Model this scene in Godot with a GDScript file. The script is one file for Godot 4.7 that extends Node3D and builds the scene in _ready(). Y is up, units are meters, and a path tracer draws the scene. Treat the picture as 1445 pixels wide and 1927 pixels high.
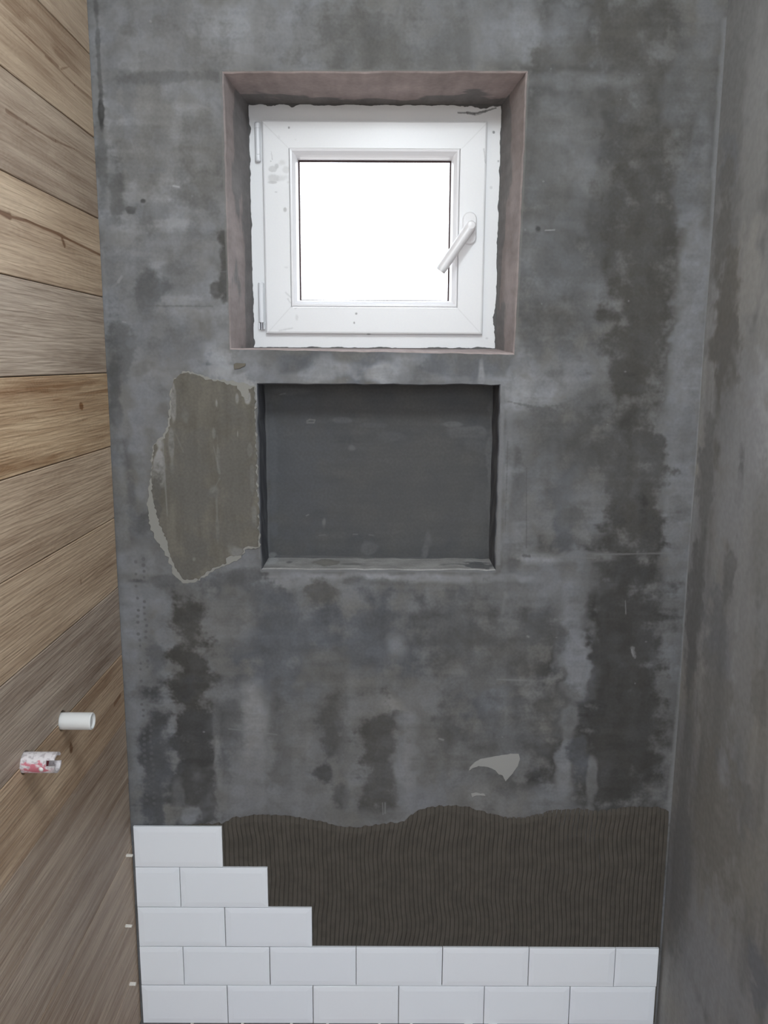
extends Node3D
# A half-tiled bathroom end wall: window, niche, plank-clad side wall, bare plaster.
# Metres. Back wall plane z = 0, room towards +z, bottom edge of the lowest tile row y = 0.

const X_LEFT := -0.0059      # face of the plank cladding
const X_RIGHT := 1.2182      # plaster of the right wall
const FLOOR_Y := -0.012
const CEIL_Y := 2.56
const Z_FRONT := 2.2
const PLANK_Y0 := 0.0044     # first horizontal plank joint
const PLANK_PITCH := 0.1514
const WIN_Z := -0.2          # face of the window frame

const CAM_FOV := 62.9182
const CAM_POS := Vector3(0.5622, 1.5436, 1.7469)
const CAM_ROT := Vector3(-0.17770, -0.00126, 0.00435)
const EXPOSURE := 0.9
const SKY_ENERGY := 2.35
const LAMP_ENERGY := 0.82
const LAMP_COLOR := Color(0.94, 0.975, 1.0)
const LAMP_POS := Vector3(0.6, 2.56, 1.2)
const LAMP_SIZE := 0.13

# patches on the surfaces: [x, y, rx, ry, tone, warmth, cover, softness, raggedness]; lines: [x0, y0, x1, y1, half width, tone, warmth, cover, raggedness]
const BACK_BLOBS: Array = [
	[0.107, 1.9044, 0.1786, 0.4192, 1.66, -0.1, 1, 0.475, 0.8],
	[0.936, 1.9378, 0.1782, 0.327, 0.584, 0.2, 0.96, 0.475, 0.8],
	[1.0673, 0.8313, 0.1641, 0.4092, 0.328, 0.3, 0.96, 0.57, 0.8],
	[0.3535, 2.1669, 0.3882, 0.1035, 1.33, -0.2, 0.84, 0.57, 0.8],
	[0.2079, 0.7025, 0.2253, 0.2538, 1, 0, 0.6, 0.665, 0.8],
	[0.2616, 2.1665, 0.1328, 0.0659, 1.704, -0.3, 0.84, 0.57, 0.8],
	[0.1296, 2.1847, 0.0612, 0.0375, 1.264, -0.3, 0.72, 0.4275, 0.8],
	[0.4045, 2.1577, 0.0614, 0.066, 1.396, -0.3, 0.84, 0.4275, 0.8],
	[0.4354, 2.1767, 0.0306, 0.0892, 1.308, -0.3, 0.72, 0.4275, 0.8],
	[0.1479, 2.1329, 0.0923, 0.0427, 1.22, 0, 0.84, 0.4275, 0.8],
	[0.5375, 2.1394, 0.1127, 0.0663, 0.872, 0.3, 0.84, 0.57, 0.8],
	[0.6707, 2.14, 0.0615, 0.0568, 0.952, 0, 0.72, 0.4275, 0.8],
	[0.8138, 2.1548, 0.0716, 0.0453, 1.352, -0.3, 0.84, 0.4275, 0.8],
	[0.8283, 2.1784, 0.0306, 0.0563, 1.44, -0.3, 0.84, 0.4275, 0.8],
	[0.9274, 2.1316, 0.0718, 0.0247, 0.776, 0.5, 0.96, 0.285, 0.8],
	[1.029, 2.151, 0.0717, 0.1229, 0.712, 0.7, 0.96, 0.475, 0.8],
	[1.0111, 2.1015, 0.1956, 0.0086, 0.648, 0.5, 0.84, 0.475, 0.8],
	[0.9708, 2.0841, 0.1341, 0.0134, 1.132, 0, 0.72, 0.57, 0.8],
	[0.9053, 2.1694, 0.0409, 0.0423, 1.176, -0.3, 0.72, 0.4275, 0.8],
	[0.0313, 2.1182, 0.0144, 0.1522, 1.22, -0.3, 0.84, 0.4275, 0.8],
	[0.1224, 2.0176, 0.0831, 0.0681, 1.484, 0.1, 0.96, 0.475, 0.8],
	[0.1986, 2.0596, 0.0537, 0.0231, 1.44, -0.3, 0.84, 0.57, 0.8],
	[0.0616, 2.0464, 0.0155, 0.0628, 1.308, -0.3, 0.84, 0.4275, 0.8],
	[0.1562, 2.0853, 0.1134, 0.0096, 0.872, 0, 0.72, 0.4275, 0.8],
	[0.1397, 1.9344, 0.1152, 0.0693, 1.264, 0.2, 0.84, 0.57, 0.8],
	[0.2144, 1.9741, 0.0417, 0.0589, 1, 0.4, 0.72, 0.57, 0.8],
	[0.1147, 1.8393, 0.0794, 0.0182, 1.264, -0.3, 0.84, 0.57, 0.8],
	[0.2009, 1.8849, 0.0527, 0.04, 0.872, 0.3, 0.72, 0.57, 0.8],
	[0.0266, 1.8741, 0.0148, 0.0702, 0.776, 0, 0.72, 0.4275, 0.8],
	[0.0565, 1.839, 0.0095, 0.0071, 0.648, 0, 0.84, 0.285, 0.8],
	[0.0827, 1.8573, 0.0063, 0.006, 0.552, 0, 0.96, 0.285, 0.8],
	[0.0057, 1.9338, 0.0105, 0.1287, 0.872, 0, 0.72, 0.4275, 0.8],
	[0.1179, 1.9144, 0.0168, 0.006, 1.33, -0.3, 0.6, 0.4275, 0.8],
	[0.1434, 1.7631, 0.096, 0.0411, 1.11, 0, 0.6, 0.57, 0.8],
	[0.2197, 1.8144, 0.0424, 0.0305, 1.176, -0.3, 0.6, 0.4275, 0.8],
	[0.0095, 1.7522, 0.0107, 0.0926, 1.264, -0.3, 0.84, 0.4275, 0.8],
	[0.0535, 1.6694, 0.0485, 0.1151, 1.308, -0.3, 0.84, 0.57, 0.8],
	[0.1409, 1.7011, 0.0859, 0.0312, 1.176, -0.3, 0.72, 0.4275, 0.8],
	[0.0887, 1.6852, 0.028, 0.0334, 0.84, -0.3, 0.84, 0.38, 0.8],
	[0.221, 1.6858, 0.0323, 0.0522, 1.484, -0.3, 0.84, 0.475, 0.8],
	[0.2314, 1.6387, 0.0238, 0.0548, 1.66, -0.3, 0.96, 0.475, 0.8],
	[0.2394, 1.7274, 0.0118, 0.0569, 0.584, 0.5, 0.96, 0.3325, 0.8],
	[0.2242, 1.6858, 0.0097, 0.0146, 0.584, 0.5, 0.84, 0.3325, 0.8],
	[0.1044, 1.6011, 0.1085, 0.0478, 1.22, -0.3, 0.72, 0.57, 0.8],
	[0.0269, 1.5688, 0.0196, 0.0748, 0.808, 0, 0.84, 0.4275, 0.8],
	[0.1464, 1.564, 0.0653, 0.0374, 1.066, -0.3, 0.72, 0.4275, 0.8],
	[0.1943, 1.532, 0.0656, 0.0215, 1.33, -0.3, 0.84, 0.4275, 0.8],
	[0.238, 1.5322, 0.035, 0.0538, 1.924, -0.3, 0.96, 0.475, 0.8],
	[0.2647, 1.5086, 0.0329, 0.0216, 1.88, -0.3, 0.96, 0.475, 0.8],
	[0.2859, 1.4783, 0.0132, 0.0327, 2.1, 0.1, 0.96, 0.38, 0.8],
	[0.5386, 1.5313, 0.2569, 0.028, 0.92, -0.9, 1, 0.38, 0.8],
	[0.473, 1.5332, 0.0492, 0.0215, 1.792, -0.3, 0.9, 0.475, 0.8],
	[0.555, 1.526, 0.0459, 0.0216, 1.99, -0.3, 0.96, 0.4275, 0.8],
	[0.4181, 1.5136, 0.0548, 0.0141, 1.77, -0.3, 0.9, 0.475, 0.8],
	[0.3693, 1.5435, 0.0306, 0.0193, 0.92, -0.9, 0.84, 0.4275, 0.8],
	[0.604, 1.5445, 0.0437, 0.0172, 1.66, -0.3, 0.72, 0.4275, 0.8],
	[0.7298, 1.5343, 0.0656, 0.0237, 1, -0.6, 0.9, 0.4275, 0.8],
	[0.6482, 1.5102, 0.0657, 0.0097, 1.44, -0.3, 0.72, 0.4275, 0.8],
	[0.32, 1.5326, 0.0306, 0.0258, 1.44, -0.3, 0.84, 0.4275, 0.8],
	[0.7629, 1.5237, 0.0055, 0.0281, 1.88, -0.3, 0.84, 0.475, 0.8],
	[0.2766, 1.5453, 0.0306, 0.0236, 1.55, -0.3, 0.72, 0.4275, 0.8],
	[0.8682, 1.4862, 0.0769, 0.0413, 1.792, -0.3, 0.96, 0.475, 0.8],
	[0.9332, 1.5082, 0.0658, 0.0487, 1.528, -0.3, 0.84, 0.57, 0.8],
	[0.8335, 1.4697, 0.0242, 0.0491, 1.77, -0.3, 0.96, 0.475, 0.8],
	[0.9539, 1.5353, 0.0437, 0.0323, 1.264, -0.3, 0.72, 0.57, 0.8],
	[0.9783, 1.4812, 0.044, 0.0327, 1.11, -0.3, 0.6, 0.4275, 0.8],
	[0.8493, 1.5563, 0.0218, 0.0236, 1.55, -0.3, 0.72, 0.4275, 0.8],
	[0.8265, 1.5883, 0.0152, 0.0149, 1.55, -0.3, 0.72, 0.4275, 0.8],
	[1.0013, 1.4595, 0.0551, 0.0437, 0.84, 0, 0.72, 0.4275, 0.8],
	[0.8953, 1.9079, 0.0841, 0.1295, 0.92, 0.1, 0.84, 0.665, 0.8],
	[0.9126, 1.9968, 0.0625, 0.0586, 1.11, 0, 0.72, 0.665, 0.8],
	[0.9689, 1.9082, 0.0631, 0.0299, 1.176, 0, 0.72, 0.57, 0.8],
	[0.8579, 1.7764, 0.032, 0.0512, 1.22, -0.3, 0.72, 0.57, 0.8],
	[0.9262, 1.6732, 0.0862, 0.0942, 0.968, -0.3, 0.72, 0.665, 0.8],
	[0.9172, 1.6311, 0.0433, 0.0317, 0.744, 0.6, 0.72, 0.57, 0.8],
	[1.0017, 1.6735, 0.0323, 0.0419, 1.132, -0.3, 0.6, 0.4275, 0.8],
	[0.8696, 1.8071, 0.0064, 0.0061, 0.52, 0, 0.96, 0.38, 0.8],
	[1.0238, 1.6631, 0.0432, 0.0084, 1.33, -0.3, 0.72, 0.57, 0.8],
	[1.085, 1.9877, 0.0646, 0.1469, 0.68, 0.7, 0.96, 0.475, 0.8],
	[1.0883, 1.7569, 0.0727, 0.2058, 0.552, 0.8, 1, 0.475, 0.8],
	[1.0899, 1.5466, 0.0601, 0.1397, 0.552, 0.8, 1, 0.475, 0.8],
	[1.1545, 2.1136, 0.0309, 0.0572, 1.044, 0, 0.84, 0.4275, 0.8],
	[1.1364, 2.0463, 0.0269, 0.0483, 0.92, 0, 0.84, 0.4275, 0.8],
	[1.1625, 1.9979, 0.0312, 0.0234, 0.776, 0.3, 0.72, 0.4275, 0.8],
	[1.1812, 2.1706, 0.0225, 0.0847, 1.176, 0, 0.84, 0.4275, 0.8],
	[1.184, 1.9587, 0.0167, 0.069, 1.264, -0.3, 0.84, 0.4275, 0.8],
	[1.17, 1.8891, 0.0316, 0.06, 1.044, -0.3, 0.84, 0.4275, 0.8],
	[1.1913, 1.7056, 0.0365, 0.1144, 1.44, -0.3, 1, 0.38, 0.8],
	[1.1897, 1.5255, 0.0394, 0.1187, 1.396, -0.3, 1, 0.38, 0.8],
	[1.1821, 1.3942, 0.0399, 0.0776, 1.22, -0.3, 0.96, 0.475, 0.8],
	[1.187, 1.2365, 0.0428, 0.1259, 1.352, -0.3, 0.96, 0.38, 0.8],
	[1.1866, 1.1558, 0.0386, 0.0698, 1.22, -0.3, 0.84, 0.4275, 0.8],
	[1.1844, 0.9783, 0.0347, 0.1686, 1.132, -0.3, 0.84, 0.57, 0.8],
	[1.179, 0.7317, 0.0284, 0.1641, 1, 0, 0.84, 0.665, 0.8],
	[0.9506, 1.3598, 0.1224, 0.067, 0.712, 0.2, 0.96, 0.57, 0.8],
	[1.0507, 1.3603, 0.0668, 0.067, 0.648, 0.3, 0.96, 0.57, 0.8],
	[0.8448, 1.3594, 0.0334, 0.0893, 1.176, -0.3, 0.84, 0.57, 0.8],
	[0.8579, 1.3033, 0.0448, 0.0158, 0.76, 0, 0.84, 0.4275, 0.8],
	[0.8422, 1.2693, 0.0225, 0.0682, 0.776, 0, 0.72, 0.4275, 0.8],
	[0.8975, 1.2922, 0.0336, 0.0679, 1.044, -0.3, 0.72, 0.4275, 0.8],
	[0.9456, 1.2126, 0.0248, 0.092, 0.776, -0.8, 0.84, 0.4275, 0.8],
	[1.0007, 1.2415, 0.0563, 0.0571, 1.22, -0.3, 0.84, 0.57, 0.8],
	[0.9677, 1.2241, 0.0384, 0.0161, 0.776, 0, 0.6, 0.4275, 0.8],
	[0.8818, 1.415, 0.0885, 0.0221, 0.84, 0, 0.72, 0.4275, 0.8],
	[1.0968, 1.2361, 0.0518, 0.1717, 0.52, 0.7, 1, 0.38, 0.8],
	[1.0873, 1.3043, 0.056, 0.0677, 0.648, 0.4, 0.84, 0.4275, 0.8],
	[0.8508, 1.1776, 0.0295, 0.0579, 1.352, -0.3, 0.84, 0.57, 0.8],
	[0.8922, 1.1289, 0.0683, 0.0117, 1.66, -0.3, 0.84, 0.57, 0.8],
	[1.0058, 1.1352, 0.0797, 0.0105, 1.22, 0, 0.72, 0.4275, 0.8],
	[0.8356, 1.1193, 0.0228, 0.0164, 0.776, 0, 0.84, 0.38, 0.8],
	[0.9325, 1.0903, 0.0114, 0.0165, 0.68, 0, 0.84, 0.4275, 0.8],
	[0.9739, 1.0846, 0.0686, 0.0354, 1.176, -0.3, 0.72, 0.4275, 0.8],
	[1.0956, 0.9538, 0.0695, 0.2057, 0.424, 0.5, 1, 0.475, 0.8],
	[1.0975, 0.706, 0.083, 0.1649, 0.424, 0.6, 1, 0.475, 0.8],
	[0.9964, 0.8433, 0.0351, 0.0494, 0.776, -0.4, 0.72, 0.4275, 0.8],
	[0.9724, 0.9894, 0.0346, 0.1321, 1.308, -0.4, 0.9, 0.38, 0.8],
	[0.9883, 0.8925, 0.0233, 0.0734, 1.396, -0.4, 0.96, 0.3325, 0.8],
	[0.8947, 1.0607, 0.0917, 0.0474, 1.176, -0.3, 0.72, 0.57, 0.8],
	[0.5393, 1.0864, 0.2686, 0.0106, 1.66, -0.3, 0.96, 0.475, 0.8],
	[0.3563, 1.0797, 0.0686, 0.0236, 1.484, -0.3, 0.84, 0.475, 0.8],
	[0.4821, 1.0708, 0.0572, 0.0213, 1.33, -0.3, 0.72, 0.4275, 0.8],
	[0.6315, 1.0239, 0.069, 0.0358, 1.176, -0.3, 0.72, 0.4275, 0.8],
	[0.2414, 1.058, 0.0688, 0.0308, 0.744, -0.3, 0.96, 0.38, 0.8],
	[0.2982, 1.0345, 0.0459, 0.0476, 0.776, -0.3, 0.84, 0.4275, 0.8],
	[0.4304, 1.0528, 0.0436, 0.0285, 0.712, 0.5, 1, 0.285, 0.8],
	[0.5393, 1.0769, 0.0686, 0.0094, 0.744, 0, 0.72, 0.4275, 0.8],
	[0.4359, 1.016, 0.0368, 0.006, 1.66, 0, 0.96, 0.285, 0.8],
	[0.4128, 1.0111, 0.0576, 0.0048, 1.33, 0, 0.6, 0.4275, 0.8],
	[0.5279, 1.0473, 0.0574, 0.0261, 1.264, -0.3, 0.72, 0.4275, 0.8],
	[0.366, 0.9628, 0.1272, 0.0724, 0.776, -0.8, 0.96, 0.475, 0.8],
	[0.3302, 0.902, 0.0814, 0.061, 0.808, -0.8, 0.96, 0.475, 0.8],
	[0.3525, 0.8407, 0.0585, 0.0618, 0.84, -0.7, 0.84, 0.57, 0.8],
	[0.5511, 0.9636, 0.1041, 0.0724, 0.744, -0.7, 0.96, 0.57, 0.8],
	[0.528, 0.9028, 0.0698, 0.0488, 0.776, -0.7, 0.84, 0.475, 0.8],
	[0.5918, 0.9396, 0.0186, 0.0315, 1.44, -0.3, 0.72, 0.57, 0.8],
	[0.4349, 0.8963, 0.0466, 0.0306, 1, 0.5, 0.72, 0.4275, 0.8],
	[0.493, 0.8536, 0.0818, 0.0271, 1.044, 0.4, 0.72, 0.4275, 0.8],
	[0.581, 0.792, 0.0353, 0.0274, 1.396, 0.6, 0.84, 0.57, 0.8],
	[0.2398, 0.9984, 0.0461, 0.0599, 1.088, 0.3, 0.84, 0.4275, 0.8],
	[0.1987, 0.9742, 0.0162, 0.0602, 1.11, 0.3, 0.72, 0.4275, 0.8],
	[0.0214, 1.0095, 0.0345, 0.0956, 1.44, -0.3, 0.9, 0.475, 0.8],
	[0.0805, 1.0454, 0.0344, 0.0594, 1.264, -0.3, 0.84, 0.475, 0.8],
	[0.0884, 0.9617, 0.0254, 0.0724, 1.264, -0.3, 0.84, 0.38, 0.8],
	[0.0711, 0.8272, 0.0305, 0.0619, 1.22, -0.3, 0.84, 0.475, 0.8],
	[0.0925, 0.7775, 0.0165, 0.0875, 1.264, -0.3, 0.84, 0.38, 0.8],
	[0.0206, 0.7017, 0.019, 0.1776, 1.22, -0.3, 0.72, 0.475, 0.8],
	[0.0647, 0.8948, 0.0186, 0.0489, 0.76, -0.3, 0.84, 0.4275, 0.8],
	[0.0646, 0.6764, 0.0357, 0.1275, 0.552, -0.3, 0.96, 0.38, 0.8],
	[0.0421, 0.5734, 0.0288, 0.078, 0.584, -0.3, 0.96, 0.38, 0.8],
	[0.1325, 1.0575, 0.0344, 0.0189, 0.76, 0.4, 0.84, 0.4275, 0.8],
	[0.1439, 0.9619, 0.0347, 0.0724, 0.52, 0.8, 1, 0.3325, 0.8],
	[0.1477, 0.8399, 0.0421, 0.1359, 0.456, 0.8, 1, 0.285, 0.8],
	[0.1501, 0.6768, 0.0523, 0.1402, 0.456, 0.2, 1, 0.285, 0.8],
	[0.1321, 0.5738, 0.048, 0.065, 0.52, 0.2, 0.96, 0.38, 0.8],
	[0.1211, 0.5346, 0.0193, 0.0236, 1.33, -0.3, 0.9, 0.285, 0.8],
	[0.1021, 0.5737, 0.012, 0.039, 1, 0, 0.72, 0.4275, 0.8],
	[0.1937, 0.7024, 0.0083, 0.0888, 1.396, 0, 0.72, 0.38, 0.8],
	[0.1965, 0.6386, 0.0072, 0.0642, 1.44, 0, 0.72, 0.38, 0.8],
	[0.2785, 0.7783, 0.0306, 0.0625, 1.55, 0.1, 0.9, 0.4275, 0.8],
	[0.2726, 0.6773, 0.0309, 0.0765, 1.352, 0.3, 0.84, 0.475, 0.8],
	[0.232, 0.7152, 0.0237, 0.0633, 1, 0, 0.72, 0.4275, 0.8],
	[0.2767, 0.6003, 0.0838, 0.0646, 1.176, 0, 0.72, 0.57, 0.8],
	[0.3384, 0.703, 0.0261, 0.1142, 0.776, 0.2, 0.84, 0.475, 0.8],
	[0.3858, 0.7032, 0.0308, 0.1142, 1.11, 0.3, 0.72, 0.475, 0.8],
	[0.4083, 0.5879, 0.0839, 0.0518, 1.132, 0, 0.72, 0.57, 0.8],
	[0.2153, 0.753, 0.0307, 0.0754, 0.776, -0.2, 0.72, 0.4275, 0.8],
	[0.4512, 0.7287, 0.0237, 0.0631, 0.68, 0.3, 0.96, 0.38, 0.8],
	[0.4351, 0.6332, 0.0215, 0.0334, 0.552, 0.2, 1, 0.38, 0.8],
	[0.4683, 0.5881, 0.0216, 0.0337, 0.616, 0.2, 0.84, 0.38, 0.8],
	[0.4575, 0.7915, 0.0353, 0.0324, 0.744, 0.5, 0.72, 0.4275, 0.8],
	[0.4984, 0.6527, 0.0262, 0.0896, 1.132, 0, 0.72, 0.475, 0.8],
	[0.5578, 0.7039, 0.0403, 0.0888, 0.584, 0.6, 1, 0.3325, 0.8],
	[0.5581, 0.6014, 0.0431, 0.0776, 0.616, 0.5, 1, 0.3325, 0.8],
	[0.6211, 0.6531, 0.0262, 0.1024, 1.308, 0, 0.9, 0.38, 0.8],
	[0.6483, 0.5759, 0.0312, 0.039, 1.22, -0.3, 0.84, 0.475, 0.8],
	[0.5886, 0.5168, 0.0724, 0.021, 1.22, 0, 0.72, 0.4275, 0.8],
	[0.7126, 0.9884, 0.0808, 0.06, 0.712, 0, 0.9, 0.475, 0.8],
	[0.7254, 0.928, 0.0581, 0.0608, 0.68, 0.1, 0.84, 0.475, 0.8],
	[0.8982, 0.965, 0.0579, 0.0483, 0.68, 0, 0.9, 0.475, 0.8],
	[0.8302, 0.9163, 0.0698, 0.0609, 0.808, 0.3, 0.72, 0.4275, 0.8],
	[0.7742, 0.8301, 0.0703, 0.0743, 0.776, 0.2, 0.72, 0.57, 0.8],
	[0.7751, 0.7928, 0.0471, 0.0274, 0.744, -0.7, 0.84, 0.475, 0.8],
	[0.81, 0.8054, 0.0282, 0.0373, 1.132, -0.6, 0.72, 0.4275, 0.8],
	[0.7035, 0.7171, 0.0237, 0.0759, 0.68, 0.3, 0.84, 0.475, 0.8],
	[0.6954, 0.6278, 0.0119, 0.0772, 1.11, 0, 0.72, 0.475, 0.8],
	[0.7427, 0.6536, 0.031, 0.0512, 1.11, 0, 0.6, 0.4275, 0.8],
	[0.8476, 0.7303, 0.0828, 0.0631, 0.776, 0, 0.72, 0.57, 0.8],
	[0.9403, 0.781, 0.0471, 0.0625, 0.744, 0.4, 0.72, 0.475, 0.8],
	[0.9767, 0.7561, 0.0165, 0.0502, 1.11, 0, 0.72, 0.4275, 0.8],
	[0.9728, 0.6546, 0.0191, 0.0512, 1.396, -0.5, 0.9, 0.3325, 0.8],
	[1.0044, 0.6675, 0.0214, 0.0639, 0.648, -0.6, 0.96, 0.3325, 0.8],
	[1.033, 0.6162, 0.0108, 0.0645, 1.11, 0, 0.84, 0.38, 0.8],
	[0.9714, 0.6031, 0.024, 0.031, 1.22, 0, 0.72, 0.4275, 0.8],
	[0.9249, 0.564, 0.0721, 0.0313, 1.088, -0.2, 0.72, 0.4275, 0.8],
	[0.8026, 0.6411, 0.0477, 0.0513, 0.84, 0.3, 0.72, 0.4275, 0.8],
	[0.0068, 1.4771, 0.0132, 0.1198, 0.68, 0, 0.9, 0.38, 0.8],
	[0.0116, 1.3559, 0.0156, 0.067, 1.22, -0.3, 0.72, 0.4275, 0.8],
	[0.0283, 1.2659, 0.0112, 0.1023, 0.712, 0, 0.84, 0.475, 0.8],
	[0.0527, 1.3783, 0.0178, 0.1222, 1.352, -0.3, 0.84, 0.475, 0.8],
	[0.0783, 1.4556, 0.033, 0.0547, 1.308, -0.3, 0.84, 0.57, 0.8],
	[0.0526, 1.1858, 0.0226, 0.0346, 1, -0.3, 0.72, 0.4275, 0.8],
	[0.0556, 1.2031, 0.0271, 0.0161, 0.68, 0, 0.72, 0.4275, 0.8],
	[0.0402, 1.116, 0.0456, 0.0351, 1.44, -0.3, 0.84, 0.57, 0.8],
	[0.0934, 1.081, 0.0457, 0.0118, 0.68, 0, 0.72, 0.38, 0.8],
	[0.0304, 1.0784, 0.0206, 0.0071, 0.52, 0, 0.84, 0.38, 0.8],
	[0.2546, 1.1227, 0.0342, 0.021, 1.22, -0.3, 0.84, 0.475, 0.8],
	[0.2651, 1.0876, 0.0343, 0.0165, 0.68, 0, 0.84, 0.38, 0.8],
	[0.0082, 2.0171, 0.0062, 0.035, 0.392, 0.2, 1, 0.2375, 0.5],
	[0.0092, 2.1085, 0.0041, 0.0953, 0.68, 0, 0.72, 0.4275, 0.8],
	[0.8243, 1.3032, 0.009, 0.2032, 1.33, -0.3, 0.72, 0.475, 0.8]]
const BACK_LINES: Array = [
	[1.2166, 2.1895, 1.216, 1.9093, 0.0066, 1.5, -0.2, 0.85, 0.3],  # bright corner seam: light caught by the plaster fillet, painted into the colour
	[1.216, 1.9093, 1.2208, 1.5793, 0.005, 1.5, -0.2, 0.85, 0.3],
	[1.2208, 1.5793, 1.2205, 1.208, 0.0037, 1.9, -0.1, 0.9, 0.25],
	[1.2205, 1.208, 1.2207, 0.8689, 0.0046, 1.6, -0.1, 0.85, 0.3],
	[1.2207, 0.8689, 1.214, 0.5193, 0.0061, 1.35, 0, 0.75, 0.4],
	[0.2441, 2.0953, 0.2466, 1.5644, 0.0021, 1.3, 0.6, 0.6, 0.5],
	[0.2545, 2.0972, 0.8361, 2.0998, 0.0019, 1.25, 0.8, 0.7, 0.5],
	[0.8395, 2.0931, 0.8328, 1.5616, 0.0015, 1.3, 0.8, 0.6, 0.5],
	[0.8087, 1.4914, 0.8094, 1.1192, 0.0043, 1.45, -0.3, 0.8, 0.5],
	[0.3019, 1.1018, 0.8019, 1.1016, 0.0026, 1.3, -0.3, 0.7, 0.5],
	[0.2948, 1.4838, 0.298, 1.1288, 0.0022, 1.3, 0.2, 0.5, 0.5],
	[0.143, 1.8856, 0.1545, 1.8837, 0.0016, 2.6, 0, 0.9, 0.3],
	[0.8835, 1.8041, 0.9026, 1.8052, 0.0012, 2, 0, 0.8, 0.3],
	[0.025, 1.7006, 0.032, 1.711, 0.0025, 1.9, 0, 0.7, 0.6],
	[0.0116, 1.6901, 0.0227, 1.6985, 0.0017, 1.5, 0, 0.6, 0.6],
	[0.0296, 1.622, 0.036, 1.621, 0.0014, 2, 0, 0.8, 0.3],
	[0.0641, 1.9715, 0.0703, 1.9489, 0.0012, 1.6, 0, 0.6, 0.5],
	[0.1113, 2.1855, 0.1123, 2.1846, 0.0019, 1.9, 0, 0.7, 0.3],
	[1.1086, 0.9296, 1.1143, 0.9101, 0.0029, 1.5, 0, 0.6, 0.7],
	[1.1064, 0.9271, 1.1107, 0.9125, 0.0012, 1.9, 0, 0.6, 0.5],
	[1.0863, 1.0377, 1.0891, 1.0079, 0.0012, 1.5, 0, 0.6, 0.3],
	[0.2208, 0.7391, 0.3269, 0.7257, 0.0015, 1.35, 0, 0.6, 0.6],
	[0.8145, 0.8574, 0.8788, 0.8552, 0.0017, 1.4, 0, 0.6, 0.5],
	[0.5691, 0.5625, 0.5692, 0.5364, 0.0013, 1.6, 0, 0.6, 0.3],
	[0.5631, 0.5625, 0.5644, 0.5338, 0.0013, 1.5, 0, 0.5, 0.3],
	[0.8217, 1.0092, 0.8262, 1.0509, 0.0024, 1.25, 0, 0.5, 0.6],
	[0.8627, 1.3259, 0.8686, 1.1544, 0.0012, 0.72, 0, 0.6, 0.4],
	[0.8219, 1.3816, 0.8221, 1.189, 0.0011, 0.75, 0, 0.5, 0.5],
	[0.8635, 1.1369, 1.0174, 1.1318, 0.0015, 1.25, 0, 0.5, 0.6],
	[1.017, 1.1399, 1.2101, 1.1442, 0.0016, 1.22, 0, 0.6, 0.6],
	[0.8635, 1.1369, 0.8749, 1.1358, 0.003, 0.6, 0, 0.7, 0.5],
	[0.8194, 1.4642, 0.9361, 1.4395, 0.0022, 0.82, 0, 0.6, 0.7],
	[0.6893, 0.7171, 0.6976, 0.7146, 0.0025, 1.6, 0.3, 0.7, 0.4],
	[0.8777, 0.9565, 0.88, 0.9553, 0.0027, 1.6, 0, 0.7, 0.3],
	[0.8261, 1.0545, 0.8298, 1.0462, 0.0047, 1.35, 0, 0.6, 0.5],
	[0.2168, 1.7222, 0.2917, 1.7204, 0.001, 1.15, 0, 0.5, 0.6],
	[0.0657, 1.6537, 0.2146, 1.6533, 0.0013, 0.88, 0, 0.6, 0.6]]
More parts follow.
